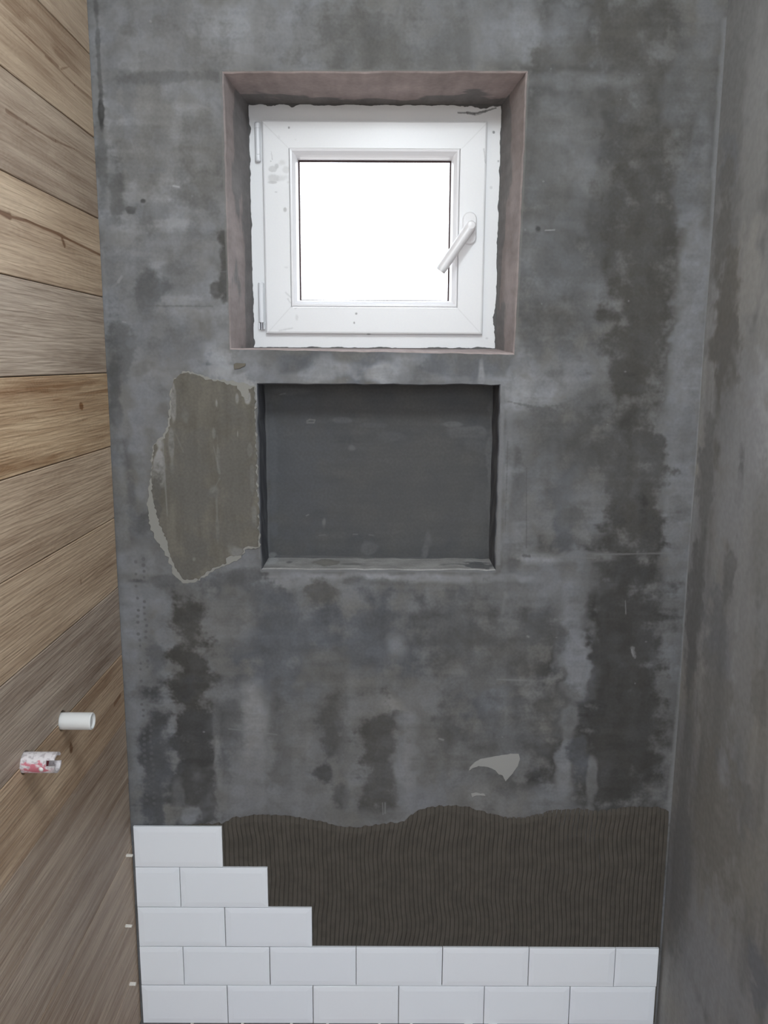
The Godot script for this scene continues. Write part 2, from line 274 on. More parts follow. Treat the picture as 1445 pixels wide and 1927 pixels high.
const RIGHT_BLOBS: Array = [
	[0.122, 1.9575, 0.17, 0.3158, 0.85, 0.1, 0.96, 0.48, 0.8],
	[0.2322, 1.3759, 0.1349, 0.247, 1.16, -0.2, 0.96, 0.48, 0.8],
	[0.0875, 2.1395, 0.0986, 0.0671, 0.94, 0, 0.72, 0.36, 0.8],
	[0.1677, 2.0074, 0.0564, 0.1108, 1.16, 0, 0.72, 0.48, 0.8],
	[0.0537, 2.0687, 0.0413, 0.0889, 0.85, 0, 0.72, 0.36, 0.8],
	[0.0613, 1.9253, 0.0364, 0.0599, 0.775, -0.6, 0.72, 0.36, 0.8],
	[0.1714, 1.8737, 0.0456, 0.1029, 1.1, 0.2, 0.72, 0.48, 0.8],
	[0.0546, 1.8004, 0.0266, 0.1218, 0.67, 0.5, 0.84, 0.4, 0.8],
	[0.1938, 1.6973, 0.0588, 0.0846, 1.24, 0.5, 0.84, 0.48, 0.8],
	[0.2723, 1.619, 0.0288, 0.054, 1.28, 0.5, 0.72, 0.48, 0.8],
	[0.0926, 1.6278, 0.0466, 0.111, 0.64, 0.9, 0.96, 0.4, 0.8],
	[0.1194, 1.527, 0.0507, 0.0803, 0.64, 0.6, 0.96, 0.4, 0.8],
	[0.2584, 1.5835, 0.0421, 0.0456, 1, 0.2, 0.72, 0.4, 0.8],
	[0.286, 1.4377, 0.0495, 0.1001, 1.4, -0.3, 0.96, 0.36, 0.8],
	[0.2322, 1.3759, 0.0581, 0.1045, 1.2, -0.3, 0.84, 0.4, 0.8],
	[0.1421, 1.4473, 0.0348, 0.0599, 1.04, -0.3, 0.72, 0.4, 0.8],
	[0.2214, 1.3355, 0.0136, 0.0528, 0.67, -0.2, 0.9, 0.32, 0.8],
	[0.2001, 1.2721, 0.0424, 0.0882, 1.24, -0.3, 0.84, 0.4, 0.8],
	[0.0522, 1.3121, 0.0337, 0.1174, 0.76, 0, 0.9, 0.32, 0.8],
	[0.3163, 1.2551, 0.0324, 0.082, 0.88, 0.3, 0.72, 0.4, 0.8],
	[0.0468, 1.0287, 0.0349, 0.1539, 0.64, 0, 0.9, 0.4, 0.8],
	[0.2036, 1.1497, 0.0238, 0.0595, 0.7, 0, 0.84, 0.32, 0.8],
	[0.2671, 1.2156, 0.0174, 0.0756, 1.2, 0, 0.72, 0.4, 0.8],
	[0.1654, 1.0103, 0.0557, 0.0823, 0.73, -0.5, 0.72, 0.48, 0.8],
	[0.2969, 0.9738, 0.0559, 0.1047, 1.08, 0, 0.72, 0.48, 0.8],
	[0.2031, 0.882, 0.0834, 0.0917, 0.82, 0.4, 0.72, 0.48, 0.8],
	[0.3718, 0.9839, 0.0271, 0.0543, 0.76, 0.6, 0.72, 0.36, 0.8],
	[0.354, 0.7327, 0.0245, 0.0565, 0.7, -0.2, 0.84, 0.4, 0.8],
	[0.2477, 0.648, 0.1437, 0.1219, 0.79, 0.8, 0.84, 0.56, 0.8],
	[0.4111, 0.6644, 0.0457, 0.0731, 0.97, 0.8, 0.72, 0.48, 0.8],
	[0.074, 0.4676, 0.0417, 0.1825, 0.7, 0, 0.84, 0.4, 0.8],
	[0.2466, 0.3673, 0.0835, 0.0941, 1.16, -0.4, 0.84, 0.48, 0.8],
	[0.3744, 0.3789, 0.0831, 0.0386, 1.1, -0.4, 0.72, 0.48, 0.8],
	[0.4531, 0.4984, 0.0366, 0.0543, 0.7, -0.8, 0.84, 0.4, 0.8],
	[0.1861, 0.2188, 0.0643, 0.0439, 1.2, -0.3, 0.72, 0.4, 0.8]]
const RIGHT_LINES: Array = [
	[0.0535, 1.5263, 0.0642, 1.2037, 0.0021, 0.8, 0, 0.6, 0.6],
	[0.246, 1.3389, 0.2746, 1.1281, 0.0019, 1.2, 0, 0.6, 0.5],
	[0.0893, 1.0416, 0.1062, 0.637, 0.0021, 0.8, 0, 0.5, 0.6]]
const NICHE_BLOBS: Array = [
	[0.76, 1.3931, 0.0527, 0.0105, 1.56, -0.3, 0.84, 0.4, 0.8],
	[0.7781, 1.372, 0.0352, 0.0211, 1.24, -0.3, 0.72, 0.36, 0.8],
	[0.7128, 1.4092, 0.0234, 0.0047, 1.8, -0.3, 0.72, 0.4, 0.8],
	[0.4928, 1.3567, 0.0094, 0.0094, 1.56, -0.3, 0.84, 0.32, 0.8],
	[0.5843, 1.383, 0.0352, 0.0117, 1.24, -0.3, 0.72, 0.36, 0.8],
	[0.5374, 1.4061, 0.0292, 0.0058, 1.24, -0.3, 0.72, 0.36, 0.8],
	[0.4304, 1.1914, 0.006, 0.0122, 1.8, 0, 0.84, 0.32, 0.8],
	[0.6636, 1.1558, 0.0096, 0.0196, 1.48, -0.3, 0.72, 0.4, 0.8],
	[0.6581, 1.1189, 0.0072, 0.0197, 1.64, -0.3, 0.72, 0.4, 0.8],
	[0.5259, 1.1307, 0.0168, 0.0148, 1.48, -0.3, 0.72, 0.4, 0.8],
	[0.4673, 1.4175, 0.021, 0.0047, 1.48, -0.3, 0.72, 0.4, 0.8],
	[0.3725, 1.3231, 0.0707, 0.1304, 1.064, -0.7, 0.72, 0.56, 0.8],
	[0.6325, 1.2646, 0.1423, 0.1079, 1.048, 0.2, 0.6, 0.56, 0.8],
	[0.799, 1.3368, 0.0071, 0.1064, 1.56, -0.3, 0.72, 0.4, 0.8],
	[0.8022, 1.2172, 0.0071, 0.0605, 1.48, -0.3, 0.72, 0.4, 0.8],
	[0.7816, 1.2292, 0.0238, 0.0724, 1.192, 0, 0.6, 0.36, 0.8],
	[0.3157, 1.311, 0.0094, 0.1426, 1.24, -0.6, 0.72, 0.4, 0.8],
	[0.3118, 1.1113, 0.012, 0.0074, 1.96, 0, 0.96, 0.32, 0.8],
	[0.3515, 1.4806, 0.0581, 0.0069, 1.4, -0.3, 0.72, 0.4, 0.8]]
const NICHE_LINES: Array = [
	[0.3937, 1.4149, 0.3995, 1.4184, 0.0014, 2, 0.3, 0.8, 0.3],
	[0.3995, 1.4184, 0.4112, 1.4173, 0.0014, 2, 0.3, 0.8, 0.3],
	[0.4112, 1.4173, 0.4088, 1.4114, 0.0014, 2, 0.3, 0.8, 0.3],
	[0.4088, 1.4114, 0.3936, 1.4114, 0.0014, 2, 0.3, 0.8, 0.3],
	[0.3351, 1.4725, 0.3467, 1.4749, 0.0014, 2.2, 0, 0.7, 0.3],
	[0.3899, 1.2033, 0.3947, 1.2058, 0.0015, 2.2, 0, 0.7, 0.3],
	[0.4181, 1.1584, 0.4325, 1.1597, 0.0012, 1.9, 0, 0.6, 0.3],
	[0.4947, 1.1612, 0.5043, 1.1612, 0.0012, 2, 0, 0.6, 0.3],
	[0.5307, 1.1601, 0.5402, 1.1589, 0.0012, 1.9, 0, 0.6, 0.3],
	[0.3214, 1.1101, 0.7787, 1.1046, 0.0017, 1.5, 0, 0.6, 0.8],
	[0.3049, 1.4747, 0.3047, 1.1174, 0.0018, 1.5, -0.4, 0.5, 0.8]]
const PATCH_BLOBS: Array = [
	[0.1257, 1.4558, 0.0055, 0.0438, 2.0125, 0.5, 0.9, 0.35, 0.7],
	[0.1199, 1.3675, 0.0056, 0.0445, 1.675, 0.5, 0.84, 0.35, 0.7],
	[0.0934, 1.345, 0.0089, 0.047, 2.08, 0.4, 0.96, 0.28, 0.7],
	[0.0883, 1.3057, 0.0101, 0.0203, 1.675, 0.5, 0.84, 0.35, 0.7],
	[0.2813, 1.4695, 0.0077, 0.0175, 2.08, 0.4, 1, 0.245, 0.8],
	[0.272, 1.4945, 0.0088, 0.0087, 1.945, 0.4, 0.96, 0.28, 0.8],
	[0.2592, 1.4673, 0.0033, 0.0098, 1.945, 0.4, 0.84, 0.35, 0.8],
	[0.2161, 1.4583, 0.0022, 0.0066, 1.945, 0.4, 0.84, 0.35, 0.8],
	[0.2584, 1.3958, 0.0022, 0.0089, 2.08, 0.4, 0.84, 0.35, 0.8],
	[0.2831, 1.3615, 0.0033, 0.0112, 1.675, 0.4, 0.72, 0.315, 0.8],
	[0.2861, 1.3009, 0.0034, 0.0226, 1.675, 0.4, 0.84, 0.35, 0.8],
	[0.2889, 1.227, 0.0056, 0.0183, 1.54, 0.5, 0.72, 0.35, 0.8],
	[0.2086, 1.3956, 0.0033, 0.0111, 1.54, 0.6, 0.72, 0.315, 0.8],
	[0.2161, 1.3512, 0.0033, 0.0313, 1.6075, 0.6, 0.72, 0.35, 0.8],
	[0.2048, 1.278, 0.0112, 0.0136, 1.405, 0.7, 0.72, 0.35, 0.8],
	[0.21, 1.2267, 0.0034, 0.0458, 1.3375, 0.7, 0.72, 0.35, 0.8],
	[0.1586, 1.3004, 0.038, 0.1355, 0.94, 1, 0.72, 0.49, 0.8],
	[0.2481, 1.3008, 0.0336, 0.1355, 0.952, 1.1, 0.72, 0.49, 0.8],
	[0.0836, 1.249, 0.0112, 0.0456, 0.832, 1.1, 0.96, 0.28, 0.8],
	[0.1519, 1.1165, 0.0456, 0.0351, 0.904, 1.1, 0.72, 0.315, 0.8],
	[0.1579, 1.1258, 0.0057, 0.007, 1.54, 0.6, 0.72, 0.315, 0.8],
	[0.2493, 1.1402, 0.0159, 0.0117, 1.54, 0.5, 0.84, 0.35, 0.8],
	[0.152, 1.423, 0.0088, 0.0198, 1.27, 0.8, 0.6, 0.315, 0.8]]
const PATCH_LINES: Array = [
	[0.1017, 1.3841, 0.1026, 1.3001, 0.0014, 1.6, 0.5, 0.7, 0.6],
	[0.1026, 1.3001, 0.1049, 1.2205, 0.0014, 1.6, 0.5, 0.7, 0.5],
	[0.1288, 1.3953, 0.1439, 1.3564, 0.0013, 1.4, 0.6, 0.5, 0.6],
	[0.2077, 1.3678, 0.2182, 1.3119, 0.0016, 1.5, 0.6, 0.6, 0.7],
	[0.2179, 1.3006, 0.2024, 1.2723, 0.0016, 1.4, 0.6, 0.6, 0.7]]
const WINDOW_BLOBS: Array = [
	[0.3265, 1.9636, 0.0035, 0.0044, 0.5, 0, 0.6, 0.5, 1],
	[0.3394, 1.9713, 0.0081, 0.0055, 0.75, 0.1, 0.55, 0.5, 1],
	[0.3472, 1.9571, 0.0058, 0.0066, 0.72, 0.1, 0.55, 0.5, 1],
	[0.3194, 1.957, 0.0058, 0.0044, 0.6, 0.1, 0.6, 0.4, 1],
	[0.3225, 1.9372, 0.0081, 0.0077, 0.62, 0.1, 0.6, 0.4, 1],
	[0.3364, 1.9372, 0.0116, 0.0066, 0.7, 0.1, 0.5, 0.5, 1],
	[0.32, 1.9294, 0.0093, 0.0022, 0.6, 0.1, 0.6, 0.4, 1],
	[0.3503, 1.9296, 0.0047, 0.0033, 0.75, 0, 0.5, 0.5, 1],
	[0.3544, 2.0421, 0.0023, 0.0028, 0.3, 0, 0.9, 0.3, 0.6],
	[0.3435, 1.8729, 0.0035, 0.0045, 0.5, 0.2, 0.75, 0.4, 0.8],
	[0.3243, 1.9095, 0.0035, 0.0013, 0.6, 0, 0.6, 0.5, 0.8],
	[0.8001, 2.0387, 0.003, 0.0032, 0.3, 0, 0.9, 0.3, 0.6],
	[0.5, 1.6501, 0.0024, 0.0023, 0.3, 0.2, 0.9, 0.3, 0.6],
	[0.4951, 1.6302, 0.0019, 0.0028, 0.35, 0.2, 0.8, 0.3, 0.6],
	[0.5275, 1.6057, 0.0048, 0.0014, 0.3, 0, 0.7, 0.4, 0.8],
	[0.8122, 1.9789, 0.0019, 0.0022, 0.4, 0, 0.7, 0.4, 0.8],
	[0.3545, 1.9758, 0.0012, 0.0011, 0.5, 0, 0.6, 0.5, 0.8],
	[0.7975, 1.9238, 0.0023, 0.0022, 0.7, 0, 0.5, 0.5, 0.8],
	[0.3679, 2.0183, 0.0035, 0.0033, 0.85, 0, 0.5, 0.5, 0.8],
	[0.3322, 2.0225, 0.0046, 0.0043, 0.88, 0, 0.5, 0.5, 0.8],
	[0.3139, 1.9734, 0.0012, 0.0011, 0.5, 0, 0.6, 0.45, 0.8],
	[0.3438, 1.7498, 0.0047, 0.0023, 0.8, 0, 0.5, 0.5, 0.8],
	[0.366, 1.6413, 0.0024, 0.0047, 0.75, 0, 0.5, 0.5, 0.8],
	[0.7828, 1.575, 0.0048, 0.0024, 0.7, 0, 0.5, 0.5, 0.8],
	[0.7967, 1.5975, 0.0036, 0.0024, 0.6, 0, 0.5, 0.5, 0.8],
	[0.7527, 1.5749, 0.0096, 0.0024, 0.75, 0, 0.5, 0.5, 0.8]]
const WINDOW_LINES: Array = [
	[0.7221, 2.0782, 0.7416, 2.0783, 0.0013, 0.2, 0, 0.85, 0.5],
	[0.7416, 2.0783, 0.7566, 2.0762, 0.0021, 0.18, 0, 0.9, 0.5],
	[0.7566, 2.0762, 0.7817, 2.0817, 0.0017, 0.18, 0, 0.9, 0.5],
	[0.7817, 2.0817, 0.8033, 2.0882, 0.0013, 0.2, 0, 0.85, 0.5],
	[0.7567, 2.073, 0.7715, 2.0763, 0.0009, 0.4, 0, 0.7, 0.4],
	[0.778, 2.0006, 0.7822, 1.9722, 0.0012, 0.6, 0, 0.6, 0.4],
	[0.3154, 1.9931, 0.3174, 1.9767, 0.001, 0.6, 0, 0.6, 0.5],
	[0.3418, 1.6958, 0.3535, 1.6843, 0.0014, 0.7, 0, 0.5, 0.6],
	[0.3463, 1.6819, 0.3521, 1.6727, 0.0014, 0.7, 0, 0.5, 0.6],
	[0.3556, 1.6692, 0.3677, 1.682, 0.0015, 0.5, 0, 0.6, 0.5],
	[0.326, 1.6119, 0.356, 1.6179, 0.0012, 0.65, 0, 0.5, 0.6],
	[0.3627, 1.6611, 0.3675, 1.6646, 0.0014, 0.7, 0, 0.5, 0.5],
	[0.2971, 2.0537, 0.3514, 2.002, 0.0009, 0.86, 0, 0.8, 0.1],
	[0.7836, 2.0537, 0.7306, 2.0015, 0.0009, 0.86, 0, 0.8, 0.1],
	[0.7808, 1.608, 0.7256, 1.665, 0.0009, 0.86, 0, 0.8, 0.1],
	[0.3019, 1.6094, 0.3532, 1.6645, 0.0009, 0.86, 0, 0.8, 0.1]]
var PATCH_MAIN := PackedVector2Array([Vector2(0.131, 1.5058), Vector2(0.1479, 1.5189), Vector2(0.1763, 1.5168), Vector2(0.1913, 1.5083), Vector2(0.2163, 1.503), Vector2(0.2534, 1.4944), Vector2(0.2673, 1.4815), Vector2(0.2746, 1.4651), Vector2(0.2823, 1.4652), Vector2(0.2839, 1.4859), Vector2(0.2961, 1.4914), Vector2(0.2961, 1.4445), Vector2(0.2966, 1.3682), Vector2(0.2971, 1.2919), Vector2(0.2982, 1.2397), Vector2(0.2974, 1.1532), Vector2(0.2667, 1.1531), Vector2(0.2617, 1.1344), Vector2(0.2298, 1.132), Vector2(0.2271, 1.1179), Vector2(0.1901, 1.1014), Vector2(0.1666, 1.0825), Vector2(0.1345, 1.08), Vector2(0.1173, 1.1069), Vector2(0.1071, 1.1361), Vector2(0.1015, 1.1652), Vector2(0.0873, 1.2044), Vector2(0.0761, 1.257), Vector2(0.0759, 1.3034), Vector2(0.0795, 1.3338), Vector2(0.0844, 1.3696), Vector2(0.1062, 1.3852), Vector2(0.1158, 1.403), Vector2(0.123, 1.4437), Vector2(0.1234, 1.4809)])
var PATCH_RIM := PackedVector2Array([Vector2(0.1311, 1.508), Vector2(0.148, 1.5205), Vector2(0.1764, 1.519), Vector2(0.1936, 1.5115), Vector2(0.2164, 1.5062), Vector2(0.2536, 1.5042), Vector2(0.2776, 1.4978), Vector2(0.2961, 1.4935), Vector2(0.2967, 1.4445), Vector2(0.2971, 1.3682), Vector2(0.2976, 1.2919), Vector2(0.2987, 1.2397), Vector2(0.299, 1.1509), Vector2(0.2688, 1.145), Vector2(0.2569, 1.1262), Vector2(0.2293, 1.1144), Vector2(0.1922, 1.0955), Vector2(0.1607, 1.0765), Vector2(0.1297, 1.0729), Vector2(0.1122, 1.0928), Vector2(0.1022, 1.1279), Vector2(0.0758, 1.1732), Vector2(0.0628, 1.2123), Vector2(0.0646, 1.2512), Vector2(0.0722, 1.2944), Vector2(0.0743, 1.3169), Vector2(0.08, 1.3695), Vector2(0.1019, 1.3885), Vector2(0.1127, 1.4074), Vector2(0.12, 1.4503), Vector2(0.1224, 1.483)])
var MORTAR_EDGE: Array = [Vector2(-0.0155, 0.5), Vector2(0.1998, 0.51), Vector2(0.2268, 0.5246), Vector2(0.2872, 0.5314), Vector2(0.3474, 0.529), Vector2(0.4196, 0.5162), Vector2(0.4678, 0.5019), Vector2(0.5041, 0.5007), Vector2(0.5645, 0.5115), Vector2(0.6091, 0.5156), Vector2(0.6223, 0.5327), Vector2(0.6366, 0.5419), Vector2(0.6606, 0.5512), Vector2(0.7086, 0.5566), Vector2(0.7568, 0.5529), Vector2(0.7872, 0.5425), Vector2(0.8418, 0.5284), Vector2(0.8901, 0.5272), Vector2(0.9259, 0.5379), Vector2(0.9616, 0.5498), Vector2(1.0096, 0.5526), Vector2(1.046, 0.5475), Vector2(1.1059, 0.553), Vector2(1.184, 0.5546), Vector2(1.2173, 0.5429)]
var SCARS: Array = [PackedVector2Array([Vector2(0.7573, 0.6409), Vector2(0.7595, 0.6499), Vector2(0.7699, 0.6614), Vector2(0.7817, 0.6691), Vector2(0.8136, 0.6756), Vector2(0.8491, 0.6822), Vector2(0.8681, 0.6822), Vector2(0.8709, 0.6708), Vector2(0.8667, 0.6529), Vector2(0.8554, 0.6348), Vector2(0.8404, 0.6155), Vector2(0.8328, 0.6309), Vector2(0.8244, 0.6322), Vector2(0.8169, 0.6424), Vector2(0.8, 0.65), Vector2(0.7785, 0.6525), Vector2(0.7655, 0.6473)]),
	PackedVector2Array([Vector2(0.7633, 0.5854), Vector2(0.7741, 0.5881), Vector2(0.7849, 0.5855), Vector2(0.7933, 0.5855), Vector2(0.7958, 0.5804), Vector2(0.785, 0.5816), Vector2(0.7754, 0.5816), Vector2(0.7659, 0.5763)]),
	PackedVector2Array([Vector2(0.2545, 1.5366), Vector2(0.259, 1.5398), Vector2(0.2786, 1.5388), Vector2(0.2785, 1.5345), Vector2(0.2674, 1.5291), Vector2(0.2554, 1.5269)])]
var PLANK_LOOKS: Array = [
	{"light": Color(0.4655, 0.3693, 0.2788), "dark": Color(0.2531, 0.1748, 0.1211), "rings": 4, "swirl": 1, "ring_amount": 1, "streak": 1.2, "pores": 1, "bias": 0.35, "length": 0.9, "bands": [], "cracks": []},
	{"light": Color(0.4655, 0.3693, 0.2788), "dark": Color(0.2531, 0.1748, 0.1211), "rings": 3, "swirl": 1, "ring_amount": 1, "streak": 1.3, "pores": 1, "bias": 0.4, "length": 0.9, "bands": [], "cracks": [[0.1087, 0.2281, 0.088, 0.194, 0.002, 0.54], [0.3761, 0.2422, 0.3469, 0.2519, 0.002, 0.47]]},
	{"light": Color(0.4508, 0.3577, 0.27), "dark": Color(0.2531, 0.1748, 0.1211), "rings": 4, "swirl": 1, "ring_amount": 1, "streak": 1.2, "pores": 1, "bias": 0.35, "length": 0.9, "bands": [], "cracks": []},
	{"light": Color(0.4453, 0.3584, 0.2766), "dark": Color(0.2488, 0.1756, 0.1256), "rings": 4, "swirl": 1, "ring_amount": 1, "streak": 1.4, "pores": 1, "bias": 0.35, "length": 0.9, "bands": [[0.9, 0.15, 0.2, 0, 1]], "cracks": []},
	{"light": Color(0.4508, 0.3577, 0.27), "dark": Color(0.2531, 0.1748, 0.1211), "rings": 4, "swirl": 1, "ring_amount": 1, "streak": 1.4, "pores": 1, "bias": 0.38, "length": 0.9, "bands": [[0.2, 0.2, 0.2, 0, 1]], "cracks": [[0.3406, 0.1573, 0.2869, 0.1548, 0.0026, 0.54]]},
	{"light": Color(0.52, 0.385, 0.258), "dark": Color(0.275, 0.1705, 0.099), "rings": 3, "swirl": 1, "ring_amount": 1, "streak": 1.2, "pores": 1, "bias": 0.3, "length": 0.9, "bands": [[0.12, 0.15, 0.35, 0, 0.25], [0.7, 0.2, 0.25, 0.05, 0.5]], "cracks": [[0.3183, 0.0912, 0.3169, 0.0843, 0.0033, 1.08], [0.0715, 0.065, 0.0309, 0.0685, 0.0026, 0.68]]},
	{"light": Color(0.4541, 0.3708, 0.2923), "dark": Color(0.2444, 0.1765, 0.13), "rings": 6, "swirl": 1, "ring_amount": 1, "streak": 1.3, "pores": 1, "bias": 0.38, "length": 0.9, "bands": [[0.8, 0.3, 0.3, 0, 0.3]], "cracks": []},
	{"light": Color(0.5397, 0.405, 0.2784), "dark": Color(0.2706, 0.1714, 0.1034), "rings": 4, "swirl": 1, "ring_amount": 1, "streak": 0.8, "pores": 1, "bias": 0.22, "length": 0.9, "bands": [], "cracks": [[0.2178, 0.079, 0.2171, 0.0665, 0.002, 1.2], [0.0805, 0.0196, -0.0093, 0.0081, 0.002, 0.68], [0.4417, 0.0708, 0.2812, 0.0559, 0.002, 0.27]]},
	{"light": Color(0.5334, 0.4058, 0.2858), "dark": Color(0.2663, 0.1722, 0.1079), "rings": 7, "swirl": 1, "ring_amount": 1, "streak": 0.8, "pores": 1.4, "bias": 0.25, "length": 0.9, "bands": [], "cracks": []},
	{"light": Color(0.538, 0.3827, 0.2367), "dark": Color(0.3012, 0.1756, 0.0896), "rings": 3, "swirl": 2.2, "ring_amount": 1.4, "streak": 1.4, "pores": 1, "bias": 0.32, "length": 0.9, "bands": [[0.08, 0.12, 0.45, 0, 0.6], [0.93, 0.12, 0.45, 0.1, 0.9], [0.5, 0.1, -0.2, 0.1, 0.9]], "cracks": [[0.1646, 0.0934, 0.1593, 0.0912, 0.0033, 1.2], [0.2953, 0.1101, 0.0035, 0.1179, 0.0016, 0.68], [0.1607, 0.0663, 0.0028, 0.0611, 0.002, 0.41]]},
	{"light": Color(0.484, 0.3895, 0.3006), "dark": Color(0.2488, 0.1756, 0.1256), "rings": 14, "swirl": 0.5, "ring_amount": 1, "streak": 0.8, "pores": 1.8, "bias": 0.28, "length": 0.9, "bands": [], "cracks": []},
	{"light": Color(0.5397, 0.405, 0.2784), "dark": Color(0.2706, 0.1714, 0.1034), "rings": 5, "swirl": 0.8, "ring_amount": 1, "streak": 0.8, "pores": 1, "bias": 0.2, "length": 0.9, "bands": [], "cracks": [[0.4498, 0.0902, 0.4181, 0.0878, 0.0052, 1.2], [0.4326, 0.0878, 0.3558, 0.0923, 0.0013, 1.08], [0.3558, 0.0923, 0.2235, 0.0912, 0.0013, 1.08], [0.2235, 0.0912, 0.0018, 0.0822, 0.0014, 1.08], [0.2072, 0.0863, 0.1965, 0.0751, 0.002, 0.94]]},
	{"light": Color(0.4802, 0.381, 0.2877), "dark": Color(0.2531, 0.1748, 0.1211), "rings": 4, "swirl": 1.2, "ring_amount": 1, "streak": 1, "pores": 1, "bias": 0.32, "length": 0.9, "bands": [[0.75, 0.3, 0.15, 0, 1]], "cracks": [[0.4024, 0.0923, 0.3301, 0.0926, 0.002, 0.68], [0.3301, 0.0926, 0.2092, 0.096, 0.002, 0.81], [0.2092, 0.096, 0.1194, 0.1042, 0.0016, 0.81], [0.1194, 0.1042, -0.0021, 0.1051, 0.002, 0.68]]},
	{"light": Color(0.4978, 0.3788, 0.2668), "dark": Color(0.2542, 0.1644, 0.103), "rings": 3, "swirl": 1.4, "ring_amount": 1, "streak": 1, "pores": 1, "bias": 0.22, "length": 0.9, "bands": [[0.14, 0.26, 0.5, 0, 1]], "cracks": [[0.2338, 0.0724, 0.1001, 0.0674, 0.0012, 0.68], [0.1631, 0.0744, 0.1223, 0.0918, 0.001, 0.68], [0.4002, 0.0787, 0.1752, 0.0748, 0.0014, 0.68], [0.1001, 0.0674, -0.0091, 0.0695, 0.0013, 0.68]]},
	{"light": Color(0.502, 0.3873, 0.2793), "dark": Color(0.25, 0.1652, 0.1072), "rings": 4, "swirl": 1, "ring_amount": 1, "streak": 0.8, "pores": 1, "bias": 0.2, "length": 0.9, "bands": [], "cracks": []},
	{"light": Color(0.502, 0.3873, 0.2793), "dark": Color(0.25, 0.1652, 0.1072), "rings": 4, "swirl": 1, "ring_amount": 1, "streak": 1, "pores": 1, "bias": 0.25, "length": 0.9, "bands": [], "cracks": []},
	{"light": Color(0.492, 0.3795, 0.2737), "dark": Color(0.25, 0.1652, 0.1072), "rings": 4, "swirl": 1, "ring_amount": 1, "streak": 1, "pores": 1, "bias": 0.3, "length": 0.9, "bands": [], "cracks": []}]

var lut := PackedByteArray()
var mats := {}

# ---------------------------------------------------------------- helpers
func col(r: float, g: float, b: float) -> Color:      # linear base colour
	return Color(r, g, b).linear_to_srgb()

func plain(c: Color, rough := 0.8, spec := 0.5) -> StandardMaterial3D:
	var m := StandardMaterial3D.new()
	m.albedo_color = c
	m.roughness = rough
	m.metallic_specular = spec
	return m

func textured(im: Image, rough := 0.85, spec := 0.4, rep := false) -> StandardMaterial3D:
	var m := plain(Color.WHITE, rough, spec)
	m.albedo_texture = ImageTexture.create_from_image(im)
	m.texture_repeat = rep
	return m

func begin() -> SurfaceTool:
	var st := SurfaceTool.new()
	st.begin(Mesh.PRIMITIVE_TRIANGLES)
	return st

func tri(st: SurfaceTool, a: Vector3, b: Vector3, c: Vector3, na: Vector3, nb: Vector3, nc: Vector3, ua := Vector2.ZERO, ub := Vector2.ZERO, uc := Vector2.ZERO) -> void:
	var flip := (b - a).cross(c - a).dot(na + nb + nc) > 0.0
	st.set_normal(na); st.set_uv(ua); st.add_vertex(a)
	if flip:
		st.set_normal(nc); st.set_uv(uc); st.add_vertex(c)
		st.set_normal(nb); st.set_uv(ub); st.add_vertex(b)
	else:
		st.set_normal(nb); st.set_uv(ub); st.add_vertex(b)
		st.set_normal(nc); st.set_uv(uc); st.add_vertex(c)

func quad(st: SurfaceTool, a: Vector3, b: Vector3, c: Vector3, d: Vector3, toward: Vector3, uv: Array = []) -> void:
	var n := (c - a).cross(d - b).normalized()
	if n.dot(toward) < 0.0:
		n = -n
	if uv.is_empty():
		uv = [Vector2.ZERO, Vector2.ZERO, Vector2.ZERO, Vector2.ZERO]
	tri(st, a, b, c, n, n, n, uv[0], uv[1], uv[2])
	tri(st, a, c, d, n, n, n, uv[0], uv[2], uv[3])

func obj(called: String, st: SurfaceTool, m: Material, parent: Node) -> MeshInstance3D:
	st.set_material(m)
	var o := MeshInstance3D.new()
	o.name = called
	o.mesh = st.commit()
	parent.add_child(o, true)
	return o

func box(st: SurfaceTool, lo: Vector3, hi: Vector3, bev := 0.0) -> void:
	var c := (lo + hi) * 0.5
	var h := (hi - lo) * 0.5
	var i := h - Vector3(bev, bev, bev)
	for ax in 3:
		for s in [-1.0, 1.0]:
			var p := (ax + 1) % 3
			var r := (ax + 2) % 3
			var v: Array = []
			for k in [[-1.0, -1.0], [1.0, -1.0], [1.0, 1.0], [-1.0, 1.0]]:
				var w := Vector3.ZERO
				w[ax] = s * h[ax]; w[p] = k[0] * i[p]; w[r] = k[1] * i[r]
				v.append(c + w)
			var n := Vector3.ZERO
			n[ax] = s
			quad(st, v[0], v[1], v[2], v[3], n)
			if bev > 0.0:
				for t in [-1.0, 1.0]:      # edge between face (ax, s) and face (p, t)
					var e: Array = []
					for k in [[0, -1.0], [0, 1.0], [1, 1.0], [1, -1.0]]:
						var w := Vector3.ZERO
						w[ax] = s * (h[ax] if k[0] == 0 else i[ax])
						w[p] = t * (i[p] if k[0] == 0 else h[p])
						w[r] = k[1] * i[r]
						e.append(c + w)
					var n2 := n
					n2[p] = t
					quad(st, e[0], e[1], e[2], e[3], n2)
	if bev > 0.0:
		for sx in [-1.0, 1.0]:
			for sy in [-1.0, 1.0]:
				for sz in [-1.0, 1.0]:
					var s := Vector3(sx, sy, sz)
					var n := s.normalized()
					tri(st, c + s * Vector3(h.x, i.y, i.z), c + s * Vector3(i.x, h.y, i.z), c + s * Vector3(i.x, i.y, h.z), n, n, n)

